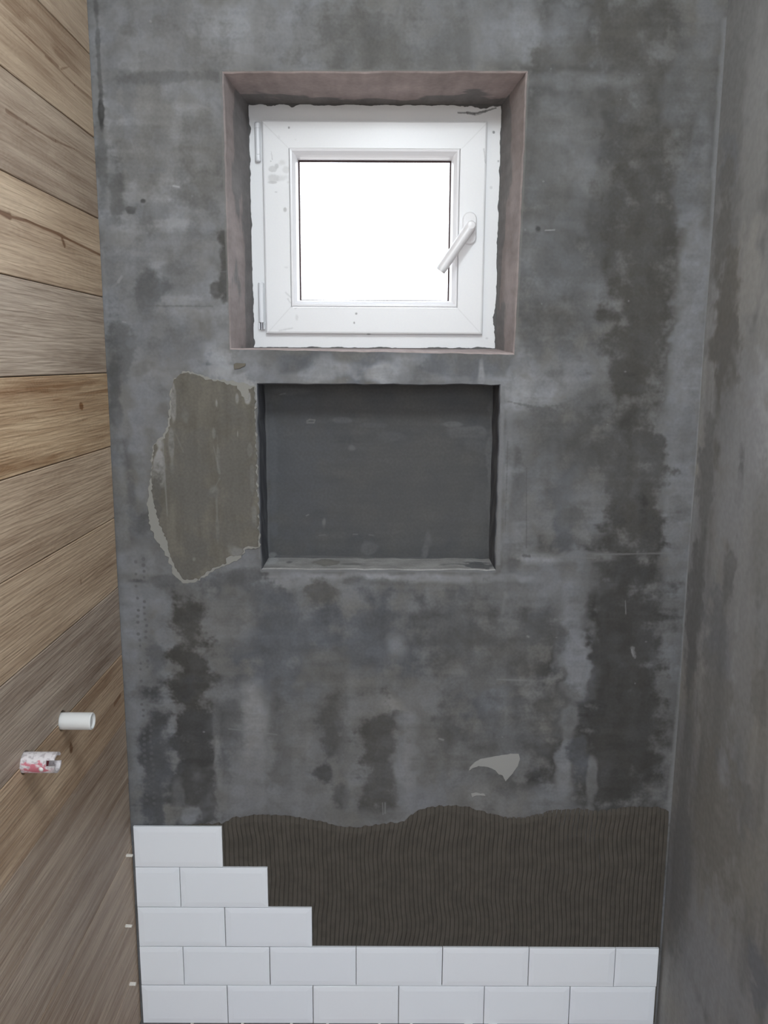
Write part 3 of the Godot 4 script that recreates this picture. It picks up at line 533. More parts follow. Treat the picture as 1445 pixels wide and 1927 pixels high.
# inset of a closed outline by d, vertex by vertex (d > 0 goes inwards)
func inset(poly: PackedVector2Array, d: float) -> PackedVector2Array:
	var out := PackedVector2Array()
	var area := 0.0
	var n := poly.size()
	for i in n:
		area += poly[i].cross(poly[(i + 1) % n])
	var s := 1.0 if area > 0.0 else -1.0
	for i in n:
		var e0 := (poly[i] - poly[(i + n - 1) % n]).normalized()
		var e1 := (poly[(i + 1) % n] - poly[i]).normalized()
		var n0 := Vector2(-e0.y, e0.x) * s
		var n1 := Vector2(-e1.y, e1.x) * s
		var m := (n0 + n1).normalized()
		out.append(poly[i] + m * d / maxf(0.5, m.dot(n0)))
	return out

# outline extruded from height t0 to t1 along n, its upper edge bevelled
func slab(st: SurfaceTool, poly: PackedVector2Array, o: Vector3, u: Vector3, v: Vector3, n: Vector3, t0: float, t1: float, bev: float, bev_h: float, uv_lo := Vector2.ZERO, uv_size := Vector2.ONE, back := false) -> void:
	var top := inset(poly, bev)
	var k := poly.size()
	var mid := Vector2.ZERO
	for p in poly: mid += p / k
	for i in k:
		var j := (i + 1) % k
		var pa := poly[i]; var pb := poly[j]
		var qa := top[i]; var qb := top[j]
		var ed := pb - pa
		var side := u * ed.y - v * ed.x
		if (u * (pa.x - mid.x) + v * (pa.y - mid.y)).dot(side) < 0.0 and k < 8:
			side = -side
		var f := func(p: Vector2, t: float) -> Vector3: return o + u * p.x + v * p.y + n * t
		var g := func(p: Vector2) -> Vector2: return (p - uv_lo) / uv_size
		quad(st, f.call(pa, t0), f.call(pb, t0), f.call(pb, t1 - bev_h), f.call(pa, t1 - bev_h), side, [g.call(pa), g.call(pb), g.call(pb), g.call(pa)])
		quad(st, f.call(pa, t1 - bev_h), f.call(pb, t1 - bev_h), f.call(qb, t1), f.call(qa, t1), side + n * 2.0 * ed.length(), [g.call(pa), g.call(pb), g.call(qb), g.call(qa)])
	var ids := Geometry2D.triangulate_polygon(top)
	for i in range(0, ids.size(), 3):
		var w: Array = []
		var tv: Array = []
		for m in 3:
			var p := top[ids[i + m]]
			w.append(o + u * p.x + v * p.y + n * t1)
			tv.append((p - uv_lo) / uv_size)
		tri(st, w[0], w[1], w[2], n, n, n, tv[0], tv[1], tv[2])
		if back:
			tri(st, w[0] - n * (t1 - t0), w[1] - n * (t1 - t0), w[2] - n * (t1 - t0), -n, -n, -n, tv[0], tv[1], tv[2])

# a coarse outline made ragged
func ragged(pts: PackedVector2Array, step: float, amp: float, rseed: int, freq := 90.0) -> PackedVector2Array:
	var nz := FastNoiseLite.new()
	nz.seed = rseed
	nz.frequency = freq
	nz.fractal_octaves = 4
	var out := PackedVector2Array()
	var n := pts.size()
	for i in n:
		var a := pts[i]
		var b := pts[(i + 1) % n]
		var m := maxi(1, int(a.distance_to(b) / step))
		var e := (b - a).normalized()
		for j in m:
			var p := a.lerp(b, float(j) / m)
			out.append(p + Vector2(-e.y, e.x) * amp * nz.get_noise_2d(p.x, p.y) + e * amp * 0.3 * nz.get_noise_2d(p.x + 7.0, p.y))
	return out

# a tube wall along an axis: profile of (distance along, radius) points
func lathe(st: SurfaceTool, o: Vector3, ax: Vector3, up: Vector3, prof: Array, seg := 32) -> void:
	var side := ax.cross(up).normalized()
	for i in prof.size() - 1:
		var p: Vector2 = prof[i]
		var r: Vector2 = prof[i + 1]
		var d := r - p
		if d.length() < 1e-7:
			continue
		var nn := Vector2(-d.y, d.x).normalized()      # (along, out)
		for j in seg:
			var a0 := TAU * j / seg
			var a1 := TAU * (j + 1) / seg
			var d0 := up * cos(a0) + side * sin(a0)
			var d1 := up * cos(a1) + side * sin(a1)
			var n0 := ax * nn.x + d0 * nn.y
			var n1 := ax * nn.x + d1 * nn.y
			tri(st, o + ax * p.x + d0 * p.y, o + ax * p.x + d1 * p.y, o + ax * r.x + d1 * r.y, n0, n1, n1, Vector2(a0 / TAU, p.x), Vector2(a1 / TAU, p.x), Vector2(a1 / TAU, r.x))
			tri(st, o + ax * p.x + d0 * p.y, o + ax * r.x + d1 * r.y, o + ax * r.x + d0 * r.y, n0, n1, n0, Vector2(a0 / TAU, p.x), Vector2(a1 / TAU, r.x), Vector2(a0 / TAU, r.x))

func structure(o: Node, label := "") -> void:
	o.set_meta("kind", "structure")
	if label: o.set_meta("label", label)

func tag(o: Node, label: String, category: String, group := "") -> void:
	o.set_meta("label", label)
	o.set_meta("category", category)
	if group: o.set_meta("group", group)

# ---------------------------------------------------------------- painting of surfaces
func noise_bytes(w: int, h: int, nseed: int, freq: float, oct: int, sx := 1, sy := 1) -> PackedByteArray:
	var nz := FastNoiseLite.new()
	nz.noise_type = FastNoiseLite.TYPE_SIMPLEX_SMOOTH
	nz.seed = nseed
	nz.frequency = freq
	nz.fractal_octaves = oct
	var im := nz.get_image(maxi(4, w / sx), maxi(4, h / sy), false, false, true)
	im.convert(Image.FORMAT_L8)
	if sx > 1 or sy > 1:
		im.resize(w, h, Image.INTERPOLATE_CUBIC)
	return im.get_data()

class Paint:
	var w: int
	var h: int
	var lo: Vector2          # metric position of the texture's lower left corner
	var ppm: float           # pixels to the metre
	var tone := PackedFloat32Array()
	var warm := PackedFloat32Array()
	var warp: PackedByteArray
	var fine: PackedByteArray
	var streak: PackedByteArray

	# a soft-edged, unevenly outlined patch. d = [x, y, rx, ry, tone, warmth, cover, softness, raggedness]
	func blob(d: Array) -> void:
		var cx: float = (d[0] - lo.x) * ppm
		var cy: float = h - (d[1] - lo.y) * ppm
		var rx: float = d[2] * ppm
		var ry: float = d[3] * ppm
		var t: float = d[4]
		var wm: float = d[5]
		var cover: float = d[6]
		var soft: float = d[7]
		var rag: float = d[8]
		var ext := 1.0 + soft + rag * 0.6
		var x0 := maxi(0, int(cx - rx * ext))
		var x1 := mini(w, int(cx + rx * ext) + 1)
		var y0 := maxi(0, int(cy - ry * ext))
		var y1 := mini(h, int(cy + ry * ext) + 1)
		for y in range(y0, y1):
			var dy := (y - cy) / ry
			dy *= dy
			for x in range(x0, x1):
				var i := y * w + x
				var dx := (x - cx) / rx
				var e := sqrt(dx * dx + dy) + rag * (warp[i] - 128) * 0.0080 + rag * (fine[i] - 128) * 0.0010 + rag * (streak[i] - 128) * 0.0022
				var a := (1.0 + soft - e) / (2.0 * soft)
				if a <= 0.0:
					continue
				if a < 1.0:
					a = a * a * (3.0 - 2.0 * a)
				else:
					a = 1.0
				a *= cover * (0.78 + streak[i] * 0.00175)
				tone[i] += (t - tone[i]) * a
				warm[i] += (wm - warm[i]) * a

	# a thin line a..b of half width r
	func line(ax: float, ay: float, bx: float, by: float, r: float, t: float, wm: float, cover: float, rag := 0.5) -> void:
		var a := Vector2((ax - lo.x) * ppm, h - (ay - lo.y) * ppm)
		var b := Vector2((bx - lo.x) * ppm, h - (by - lo.y) * ppm)
		var rr := maxf(r * ppm, 0.7)
		var x0 := maxi(0, int(minf(a.x, b.x) - rr * 2.0) - 1)
		var x1 := mini(w, int(maxf(a.x, b.x) + rr * 2.0) + 2)
		var y0 := maxi(0, int(minf(a.y, b.y) - rr * 2.0) - 1)
		var y1 := mini(h, int(maxf(a.y, b.y) + rr * 2.0) + 2)
		var ab := b - a
		var l2 := maxf(ab.length_squared(), 1e-6)
		for y in range(y0, y1):
			for x in range(x0, x1):
				var i := y * w + x
				var p := Vector2(x, y)
				var k := clampf((p - a).dot(ab) / l2, 0.0, 1.0)
				var e := p.distance_to(a + ab * k) / rr + rag * (warp[i] - 128) * 0.012 + rag * (fine[i] - 128) * 0.008
				var al := clampf(1.5 - e, 0.0, 1.0) * cover
				if al > 0.0:
					tone[i] += (t - tone[i]) * al
					warm[i] += (wm - warm[i]) * al

func new_paint(w: int, h: int, lo: Vector2, ppm: float, pseed: int) -> Paint:
	var p := Paint.new()
	p.w = w; p.h = h; p.lo = lo; p.ppm = ppm
	p.tone.resize(w * h)
	p.warm.resize(w * h)
	p.warp = noise_bytes(w, h, pseed, 0.018 * 750.0 / ppm, 4)
	p.fine = noise_bytes(w, h, pseed + 1, 0.16, 3)
	p.streak = noise_bytes(w, h, pseed + 2, 0.05, 4, 12, 1)
	return p

# tone (1 = the plaster's mean) and warmth to an sRGB picture; base is the mean linear base colour
func bake(p: Paint, base: float, grain: float) -> Image:
	var by := PackedByteArray()
	by.resize(p.w * p.h * 3)
	var o := 0
	for i in p.w * p.h:
		var t := p.tone[i] * base * (1.0 + grain * (p.fine[i] - 128) * 0.0078)
		var wm := p.warm[i]
		by[o] = lut[clampi(int(t * (1.0 + 0.055 * wm) * 1023.0), 0, 1023)]
		by[o + 1] = lut[clampi(int(t * (1.0 + 0.008 * wm) * 1023.0), 0, 1023)]
		by[o + 2] = lut[clampi(int(t * (1.0 - 0.085 * wm) * 1023.0), 0, 1023)]
		o += 3
	return Image.create_from_data(p.w, p.h, false, Image.FORMAT_RGB8, by)

func paint_back() -> Image:
	var p := new_paint(945, 2040, Vector2(-0.02, -0.1), 750.0, 11)
	var mid := noise_bytes(945, 2040, 21, 0.009, 5)
	var big := noise_bytes(945, 2040, 22, 0.004, 3)
	var vert := noise_bytes(945, 2040, 23, 0.03, 4, 1, 10)
	for i in p.w * p.h:
		p.tone[i] = 1.0
		p.warm[i] = 0.2 + (big[i] - 128) * 0.004
	for d in BACK_BLOBS: p.blob(d)
	# cloudy film of the skim coat: patches with a faint edge, brushed sideways
	var edge := noise_bytes(945, 2040, 24, 0.022, 4)
	for i in p.w * p.h:
		var m := clampf((mid[i] - 112) * 0.022, 0.0, 1.0)
		var q := clampf((edge[i] - 118) * 0.03, 0.0, 1.0)
		p.tone[i] *= 0.90 + m * 0.13 + q * 0.08 + (p.warp[i] - 128) * 0.0010 + (p.streak[i] - 128) * 0.0006 + (vert[i] - 128) * 0.0006
		p.warm[i] -= (m + q - 1.0) * 0.22
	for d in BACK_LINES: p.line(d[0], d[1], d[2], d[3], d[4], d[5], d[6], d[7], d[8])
	# holes of the corner bead showing through the skim, two columns down the left edge
	var rng := RandomNumberGenerator.new()
	rng.seed = 5
	for k in 44:
		var y := 1.12 - k * 0.0135
		for c in 2:
			if rng.randf() < 0.75:
				p.blob([0.031 + c * 0.016 + rng.randf_range(-0.002, 0.002), y + c * 0.006, 0.0034, 0.0034, 0.74, 0.0, 0.75, 0.35, 0.3])
	for k in 60:      # small lime specks
		p.blob([rng.randf_range(0.0, 1.2), rng.randf_range(0.6, 2.3), rng.randf_range(0.001, 0.0022), rng.randf_range(0.001, 0.0018), rng.randf_range(1.25, 1.7), -0.2, 0.6, 0.5, 0.6])
	return bake(p, 0.137, 0.09)

func paint_right() -> Image:
	var p := new_paint(520, 1020, Vector2(0.0, -0.1), 375.0, 51)
	var mid := noise_bytes(520, 1020, 61, 0.016, 5, 1, 4)
	var big := noise_bytes(520, 1020, 62, 0.008, 3)
	var vert := noise_bytes(520, 1020, 63, 0.03, 4, 1, 14)
	for i in p.w * p.h:
		p.tone[i] = 0.98 + (mid[i] - 128) * 0.0020 + (vert[i] - 128) * 0.0024
		p.warm[i] = 0.1 + (big[i] - 128) * 0.006
	for d in RIGHT_BLOBS: p.blob(d)
	for d in RIGHT_LINES: p.line(d[0], d[1], d[2], d[3], d[4], d[5], d[6], d[7], d[8])
	return bake(p, 0.250, 0.10)

func paint_niche() -> Image:
	var p := new_paint(420, 332, Vector2(0.295, 1.098), 810.0, 71)
	var mid := noise_bytes(420, 332, 72, 0.012, 4)
	for i in p.w * p.h:
		p.tone[i] = 1.0 + (mid[i] - 128) * 0.001 + (p.streak[i] - 128) * 0.0006
		p.warm[i] = -0.1 + (mid[i] - 128) * 0.004
	for d in NICHE_BLOBS: p.blob(d)
	for d in NICHE_LINES: p.line(d[0], d[1], d[2], d[3], d[4], d[5], d[6], d[7], d[8])
	return bake(p, 0.080, 0.10)

func paint_patch() -> Image:
	var p := new_paint(220, 380, Vector2(0.06, 1.06), 800.0, 81)
	var mid := noise_bytes(220, 380, 82, 0.015, 4)
	var vert := noise_bytes(220, 380, 83, 0.05, 4, 1, 8)
	for i in p.w * p.h:
		p.tone[i] = 1.0 + (mid[i] - 128) * 0.001 + (vert[i] - 128) * 0.0012
		p.warm[i] = 1.7
	for d in PATCH_BLOBS: p.blob(d)
	for d in PATCH_LINES: p.line(d[0], d[1], d[2], d[3], d[4], d[5], d[6], d[7], d[8])
	return bake(p, 0.124, 0.10)

# wood-look plank: grain along u
func paint_plank(w: int, h: int, row: int, look: Dictionary) -> Image:
	var s := 300 + row * 17
	var st := noise_bytes(w, h, s, 0.045, 4, 14, 1)       # long streaks
	var fi := noise_bytes(w, h, s + 1, 0.17, 3, 10, 1)    # pores
	var wob := noise_bytes(w, h, s + 2, 0.011, 3, 2, 1)   # wander of the rings
	var patch := noise_bytes(w, h, s + 3, 0.012, 3, 3, 1)
	var c0: Color = look.light
	var c1: Color = look.dark
	var k: float = look.rings
	var bias: float = look.bias
	var val := PackedFloat32Array()
	val.resize(w * h)
	for y in h:
		var v := float(y) / h
		for x in w:
			var i := y * w + x
			var ring := sin((v * k + (wob[i] - 128) * 0.03 * look.swirl) * TAU)
			val[i] = bias + (st[i] - 128) * 0.0026 * look.streak + (fi[i] - 128) * 0.0011 * look.pores + ring * 0.06 * look.ring_amount + (patch[i] - 128) * 0.0022
	for b in look.bands:      # darker or lighter heartwood: [v, half width, amount, u start, u end]
		for y in range(maxi(0, int((b[0] - b[1]) * h)), mini(h, int((b[0] + b[1]) * h) + 1)):
			var e: float = 1.0 - absf(float(y) / h - b[0]) / b[1]
			for x in w:
				var i := y * w + x
				var uu := float(x) / w
				var f := clampf((uu - b[3]) * 8.0, 0.0, 1.0) * clampf((b[4] - uu) * 8.0, 0.0, 1.0)
				val[i] += b[2] * f * clampf(e * 2.5 + (wob[i] - 128) * 0.02, 0.0, 1.0)
	for c in look.cracks:     # [z0, y0, z1, y1, half width, depth] in metres from the plank's corner
		var a := Vector2(c[0] / look.length * w, (1.0 - c[1] / PLANK_PITCH) * h)
		var b := Vector2(c[2] / look.length * w, (1.0 - c[3] / PLANK_PITCH) * h)
		var sx: float = look.length / w
		var sy := PLANK_PITCH / h
		var r: float = c[4]
		for y in range(maxi(0, int(minf(a.y, b.y) - r * 4.0 / sy)), mini(h, int(maxf(a.y, b.y) + r * 4.0 / sy) + 1)):
			for x in range(maxi(0, int(minf(a.x, b.x) - r * 4.0 / sx)), mini(w, int(maxf(a.x, b.x) + r * 4.0 / sx) + 1)):
				var pm := Vector2((x - a.x) * sx, (y - a.y) * sy)
				var ab := Vector2((b.x - a.x) * sx, (b.y - a.y) * sy)
				var t := clampf(pm.dot(ab) / maxf(ab.length_squared(), 1e-9), 0.0, 1.0)
				var e := pm.distance_to(ab * t) / r + (wob[y * w + x] - 128) * 0.012 + (fi[y * w + x] - 128) * 0.004
				val[y * w + x] += c[5] * clampf(1.6 - e, 0.0, 1.0)
	var by := PackedByteArray()
	by.resize(w * h * 3)
	for i in w * h:
		var t := clampf(val[i], -0.25, 1.35)
		var c := c0.lerp(c1, t)
		by[i * 3] = lut[clampi(int(c.r * 1023.0), 0, 1023)]
		by[i * 3 + 1] = lut[clampi(int(c.g * 1023.0), 0, 1023)]
		by[i * 3 + 2] = lut[clampi(int(c.b * 1023.0), 0, 1023)]
	return Image.create_from_data(w, h, false, Image.FORMAT_RGB8, by)

# dirt on the white plastic of the window, mapped over the whole window
func paint_window() -> Image:
	var p := new_paint(640, 600, Vector2(0.24, 1.55), 1050.0, 91)
	for i in p.w * p.h:
		p.tone[i] = 1.0
		p.warm[i] = -0.06
	for d in WINDOW_BLOBS: p.blob(d)
	for d in WINDOW_LINES: p.line(d[0], d[1], d[2], d[3], d[4], d[5], d[6], d[7], d[8])
	return bake(p, 0.86, 0.01)

# ---------------------------------------------------------------- setting
var win_quad := [Vector2(0.2475, 1.5670), Vector2(0.8310, 1.5590), Vector2(0.8388, 2.0993), Vector2(0.2470, 2.0955)]   # opening in the plaster: bl, br, tr, tl
var niche_lo := Vector2(0.3010, 1.1035)
var niche_hi := Vector2(0.8041, 1.4985)
var win_lo := Vector2(0.248, 1.564)      # grid lines of the opening
var win_hi := Vector2(0.836, 2.098)
var frame_lo := Vector2(0.2650, 1.5735)  # where the reveal meets the frame
var frame_hi := Vector2(0.8175, 2.0945)
var wobble := FastNoiseLite.new()

func steps(cuts: Array, size: float) -> PackedFloat32Array:
	var out := PackedFloat32Array()
	for i in cuts.size() - 1:
		var n := maxi(1, int(round((cuts[i + 1] - cuts[i]) / size)))
		for k in n:
			out.append(lerpf(cuts[i], cuts[i + 1], float(k) / n))
	out.append(cuts[-1])
	return out

func on_edge(p: Vector2, lo: Vector2, hi: Vector2) -> bool:
	var e := 1e-5
	if p.x < lo.x - e or p.x > hi.x + e or p.y < lo.y - e or p.y > hi.y + e:
		return false
	return absf(p.x - lo.x) < e or absf(p.x - hi.x) < e or absf(p.y - lo.y) < e or absf(p.y - hi.y) < e

func plaster_point(p: Vector2) -> Vector3:
	var z := wobble.get_noise_2d(p.x, p.y) * 0.0016
	if on_edge(p, win_lo, win_hi):
		var u := (p.x - win_lo.x) / (win_hi.x - win_lo.x)
		var v := (p.y - win_lo.y) / (win_hi.y - win_lo.y)
		var q: Vector2 = win_quad[0].lerp(win_quad[1], u).lerp(win_quad[3].lerp(win_quad[2], u), v)
		q += Vector2(wobble.get_noise_2d(p.y * 9.0, 3.0), wobble.get_noise_2d(p.x * 9.0, 8.0)) * 0.0016
		return Vector3(q.x, q.y, z)
	if on_edge(p, niche_lo, niche_hi):
		var q := p + Vector2(wobble.get_noise_2d(p.y * 9.0, 13.0), wobble.get_noise_2d(p.x * 9.0, 18.0)) * 0.0022
		return Vector3(q.x, q.y, z)
	return Vector3(p.x, p.y, z)

func build_back_wall() -> MeshInstance3D:
	wobble.seed = 4
	wobble.frequency = 2.2
	wobble.fractal_octaves = 3
	var xs := steps([-0.16, 0.248, 0.301, 0.8041, 0.836, 1.37], 0.02)
	var ys := steps([-0.16, 1.1035, 1.4985, 1.564, 2.098, 2.70], 0.02)
	var st := begin()
	var lo := Vector2(-0.02, -0.1)
	var size := Vector2(945.0 / 750.0, 2.72)
	var inside := func(c: Vector2) -> bool:
		return (c.x > win_lo.x and c.x < win_hi.x and c.y > win_lo.y and c.y < win_hi.y) or (c.x > niche_lo.x and c.x < niche_hi.x and c.y > niche_lo.y and c.y < niche_hi.y)
	var normal_at := func(p: Vector2) -> Vector3:
		var e := 0.006
		var dx := (wobble.get_noise_2d(p.x + e, p.y) - wobble.get_noise_2d(p.x - e, p.y)) * 0.0016 / (2.0 * e)
		var dy := (wobble.get_noise_2d(p.x, p.y + e) - wobble.get_noise_2d(p.x, p.y - e)) * 0.0016 / (2.0 * e)
		return Vector3(-dx, -dy, 1.0).normalized()
	for j in ys.size() - 1:
		for i in xs.size() - 1:
			var a := Vector2(xs[i], ys[j]); var b := Vector2(xs[i + 1], ys[j])
			var c := Vector2(xs[i + 1], ys[j + 1]); var d := Vector2(xs[i], ys[j + 1])
			if inside.call((a + c) * 0.5):
				continue
			var v: Array = []; var n: Array = []; var t: Array = []
			for p in [a, b, c, d]:
				var w := plaster_point(p)
				v.append(w); n.append(normal_at.call(p))
				t.append(Vector2((w.x - lo.x) / size.x, 1.0 - (w.y - lo.y) / size.y))
			tri(st, v[0], v[1], v[2], n[0], n[1], n[2], t[0], t[1], t[2])
			tri(st, v[0], v[2], v[3], n[0], n[2], n[3], t[0], t[2], t[3])
	# outer leaf with the window opening, and the rim that closes the wall
	var zb := -0.36
	var ol := Vector2(0.285, 1.595); var oh := Vector2(0.795, 2.07)
	var ox := [-0.16, ol.x, oh.x, 1.37]; var oy := [-0.16, ol.y, oh.y, 2.70]
	var k9 := Vector2(0.5, 0.98)
	for j in 3:
		for i in 3:
			if i == 1 and j == 1: continue
			quad(st, Vector3(ox[i], oy[j], zb), Vector3(ox[i + 1], oy[j], zb), Vector3(ox[i + 1], oy[j + 1], zb), Vector3(ox[i], oy[j + 1], zb), Vector3(0, 0, -1), [k9, k9, k9, k9])
	for e in [[-0.16, -0.16, 1.37, -0.16], [1.37, -0.16, 1.37, 2.70], [1.37, 2.70, -0.16, 2.70], [-0.16, 2.70, -0.16, -0.16]]:
		quad(st, Vector3(e[0], e[1], zb), Vector3(e[2], e[3], zb), Vector3(e[2], e[3], 0), Vector3(e[0], e[1], 0), Vector3(e[0] + e[2] - 1.2, e[1] + e[3] - 2.5, 0), [k9, k9, k9, k9])
	for e in [[ol.x, ol.y, oh.x, ol.y], [oh.x, ol.y, oh.x, oh.y], [oh.x, oh.y, ol.x, oh.y], [ol.x, oh.y, ol.x, ol.y]]:
		quad(st, Vector3(e[0], e[1], zb), Vector3(e[2], e[3], zb), Vector3(e[2], e[3], -0.262), Vector3(e[0], e[1], -0.262), -Vector3(e[0] + e[2] - 1.08, e[1] + e[3] - 3.66, 0), [k9, k9, k9, k9])
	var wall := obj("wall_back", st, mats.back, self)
	structure(wall, "bare grey skimmed plaster end wall with patches and trowel marks")
	build_reveal(wall, xs, ys)
	build_niche(wall, xs, ys)
	return wall

func loop_points(xs: PackedFloat32Array, ys: PackedFloat32Array, lo: Vector2, hi: Vector2) -> Array:
	var ax: Array = []; var ay: Array = []
	for x in xs:
		if x > lo.x - 1e-5 and x < hi.x + 1e-5: ax.append(x)
	for y in ys:
		if y > lo.y - 1e-5 and y < hi.y + 1e-5: ay.append(y)
	var out: Array = []
	for i in ax.size() - 1: out.append(Vector2(ax[i], ay[0]))
	for i in ay.size() - 1: out.append(Vector2(ax[-1], ay[i]))
	for i in range(ax.size() - 1, 0, -1): out.append(Vector2(ax[i], ay[-1]))
	for i in range(ay.size() - 1, 0, -1): out.append(Vector2(ax[0], ay[i]))
	return out

func build_reveal(wall: Node, xs: PackedFloat32Array, ys: PackedFloat32Array) -> void:
	var st := begin()
	var pts := loop_points(xs, ys, win_lo, win_hi)
	var n := pts.size()
	var rings: Array = []
	var depth := [0.0, -0.003, -0.03, -0.07, -0.11, -0.15, -0.18, -0.203]
	for d in depth.size():
		var ring: Array = []
		for p in pts:
			var a := plaster_point(p)
			var u := Vector2((p.x - win_lo.x) / (win_hi.x - win_lo.x), (p.y - win_lo.y) / (win_hi.y - win_lo.y))
			var b := frame_lo + (frame_hi - frame_lo) * u
			var f: float = depth[d] / -0.203
			var q := Vector2(a.x, a.y).lerp(b, f)
			if d > 0:
				var inw := Vector2(0.54, 1.83) - q
				q += Vector2(signf(inw.x) * (0.0025 if absf(u.x - 0.5) > 0.499 else 0.0), signf(inw.y) * (0.0025 if absf(u.y - 0.5) > 0.499 else 0.0)) * (1.0 - f)
				q += Vector2(wobble.get_noise_3d(p.x * 4.0, p.y * 4.0, depth[d] * 8.0), wobble.get_noise_3d(p.y * 4.0 + 5.0, p.x * 4.0, depth[d] * 8.0)) * 0.0015 * (1.0 - f)
			ring.append(Vector3(q.x, q.y, a.z * (1.0 - f) + depth[d]))
		rings.append(ring)
	var per := 0.0
	for i in n:
		var j := (i + 1) % n
		var len_i: float = pts[i].distance_to(pts[j])
		for d in depth.size() - 1:
			var a: Vector3 = rings[d][i]; var b: Vector3 = rings[d][j]
			var c: Vector3 = rings[d + 1][j]; var e: Vector3 = rings[d + 1][i]
			var mid := (a + c) * 0.5
			var v0: float = -depth[d]; var v1: float = -depth[d + 1]
			quad(st, a, b, c, e, Vector3(0.54 - mid.x, 1.83 - mid.y, 0) if d > 0 else Vector3(0.54 - mid.x, 1.83 - mid.y, 0.2), [Vector2(per / 2.244, v0 / 0.203), Vector2((per + len_i) / 2.244, v0 / 0.203), Vector2((per + len_i) / 2.244, v1 / 0.203), Vector2(per / 2.244, v1 / 0.203)])
		per += len_i
	var r := obj("window_reveal", st, mats.reveal, wall)
	r.set_meta("label", "pinkish brown plastered reveal around the window")
	# plaster lapped unevenly on to the frame
	st = begin()
	var nz := FastNoiseLite.new()
	nz.seed = 33; nz.frequency = 22.0; nz.fractal_octaves = 5
	var bites := [[Vector2(0.315, 2.0945), 0.018, 0.006], [Vector2(0.365, 2.0945), 0.012, 0.005], [Vector2(0.775, 2.0945), 0.022, 0.007], [Vector2(0.735, 2.0945), 0.02, 0.0045], [Vector2(0.8175, 1.645), 0.02, 0.007], [Vector2(0.8175, 1.62), 0.012, 0.005], [Vector2(0.775, 1.5735), 0.012, 0.006], [Vector2(0.265, 1.585), 0.008, 0.004], [Vector2(0.8175, 1.80), 0.06, 0.002], [Vector2(0.265, 2.04), 0.03, 0.002]]
	var cs := [frame_lo, Vector2(frame_hi.x, frame_lo.y), frame_hi, Vector2(frame_lo.x, frame_hi.y)]
	for s in 4:
		var a: Vector2 = cs[s]; var b: Vector2 = cs[(s + 1) % 4]
		var m := 170
		var inn := Vector2(-(b - a).y, (b - a).x).normalized()
		for i in m:
			var q: Array = []
			for t in [i, i + 1]:
				var p := a.lerp(b, float(t) / m)
				var w := 0.0012 + 0.0042 * maxf(0.0, nz.get_noise_2d(p.x, p.y) + 0.12)
				for bt in bites:
					var dd: float = p.distance_to(bt[0]) / bt[1]
					if dd < 1.0: w += bt[2] * (1.0 - dd * dd) * (0.75 + 0.9 * nz.get_noise_2d(p.x * 2.0 + 3.0, p.y * 2.0))
				w = maxf(w, 0.0004)
				q.append(p - inn * 0.004)
				q.append(p + inn * w)
			var z := WIN_Z + 0.0014
			var v := func(p: Vector2, zz: float) -> Vector3: return Vector3(p.x, p.y, zz)
			quad(st, v.call(q[0], z + 0.003), v.call(q[2], z + 0.003), v.call(q[3], z), v.call(q[1], z), Vector3(0, 0, 1))
			quad(st, v.call(q[1], z), v.call(q[3], z), v.call(q[3], WIN_Z - 0.0005), v.call(q[1], WIN_Z - 0.0005), Vector3(inn.x, inn.y, 0))
	var lip := obj("plaster_edge", st, mats.lip, wall)
	lip.set_meta("label", "ragged grey plaster edge lapping the white frame")

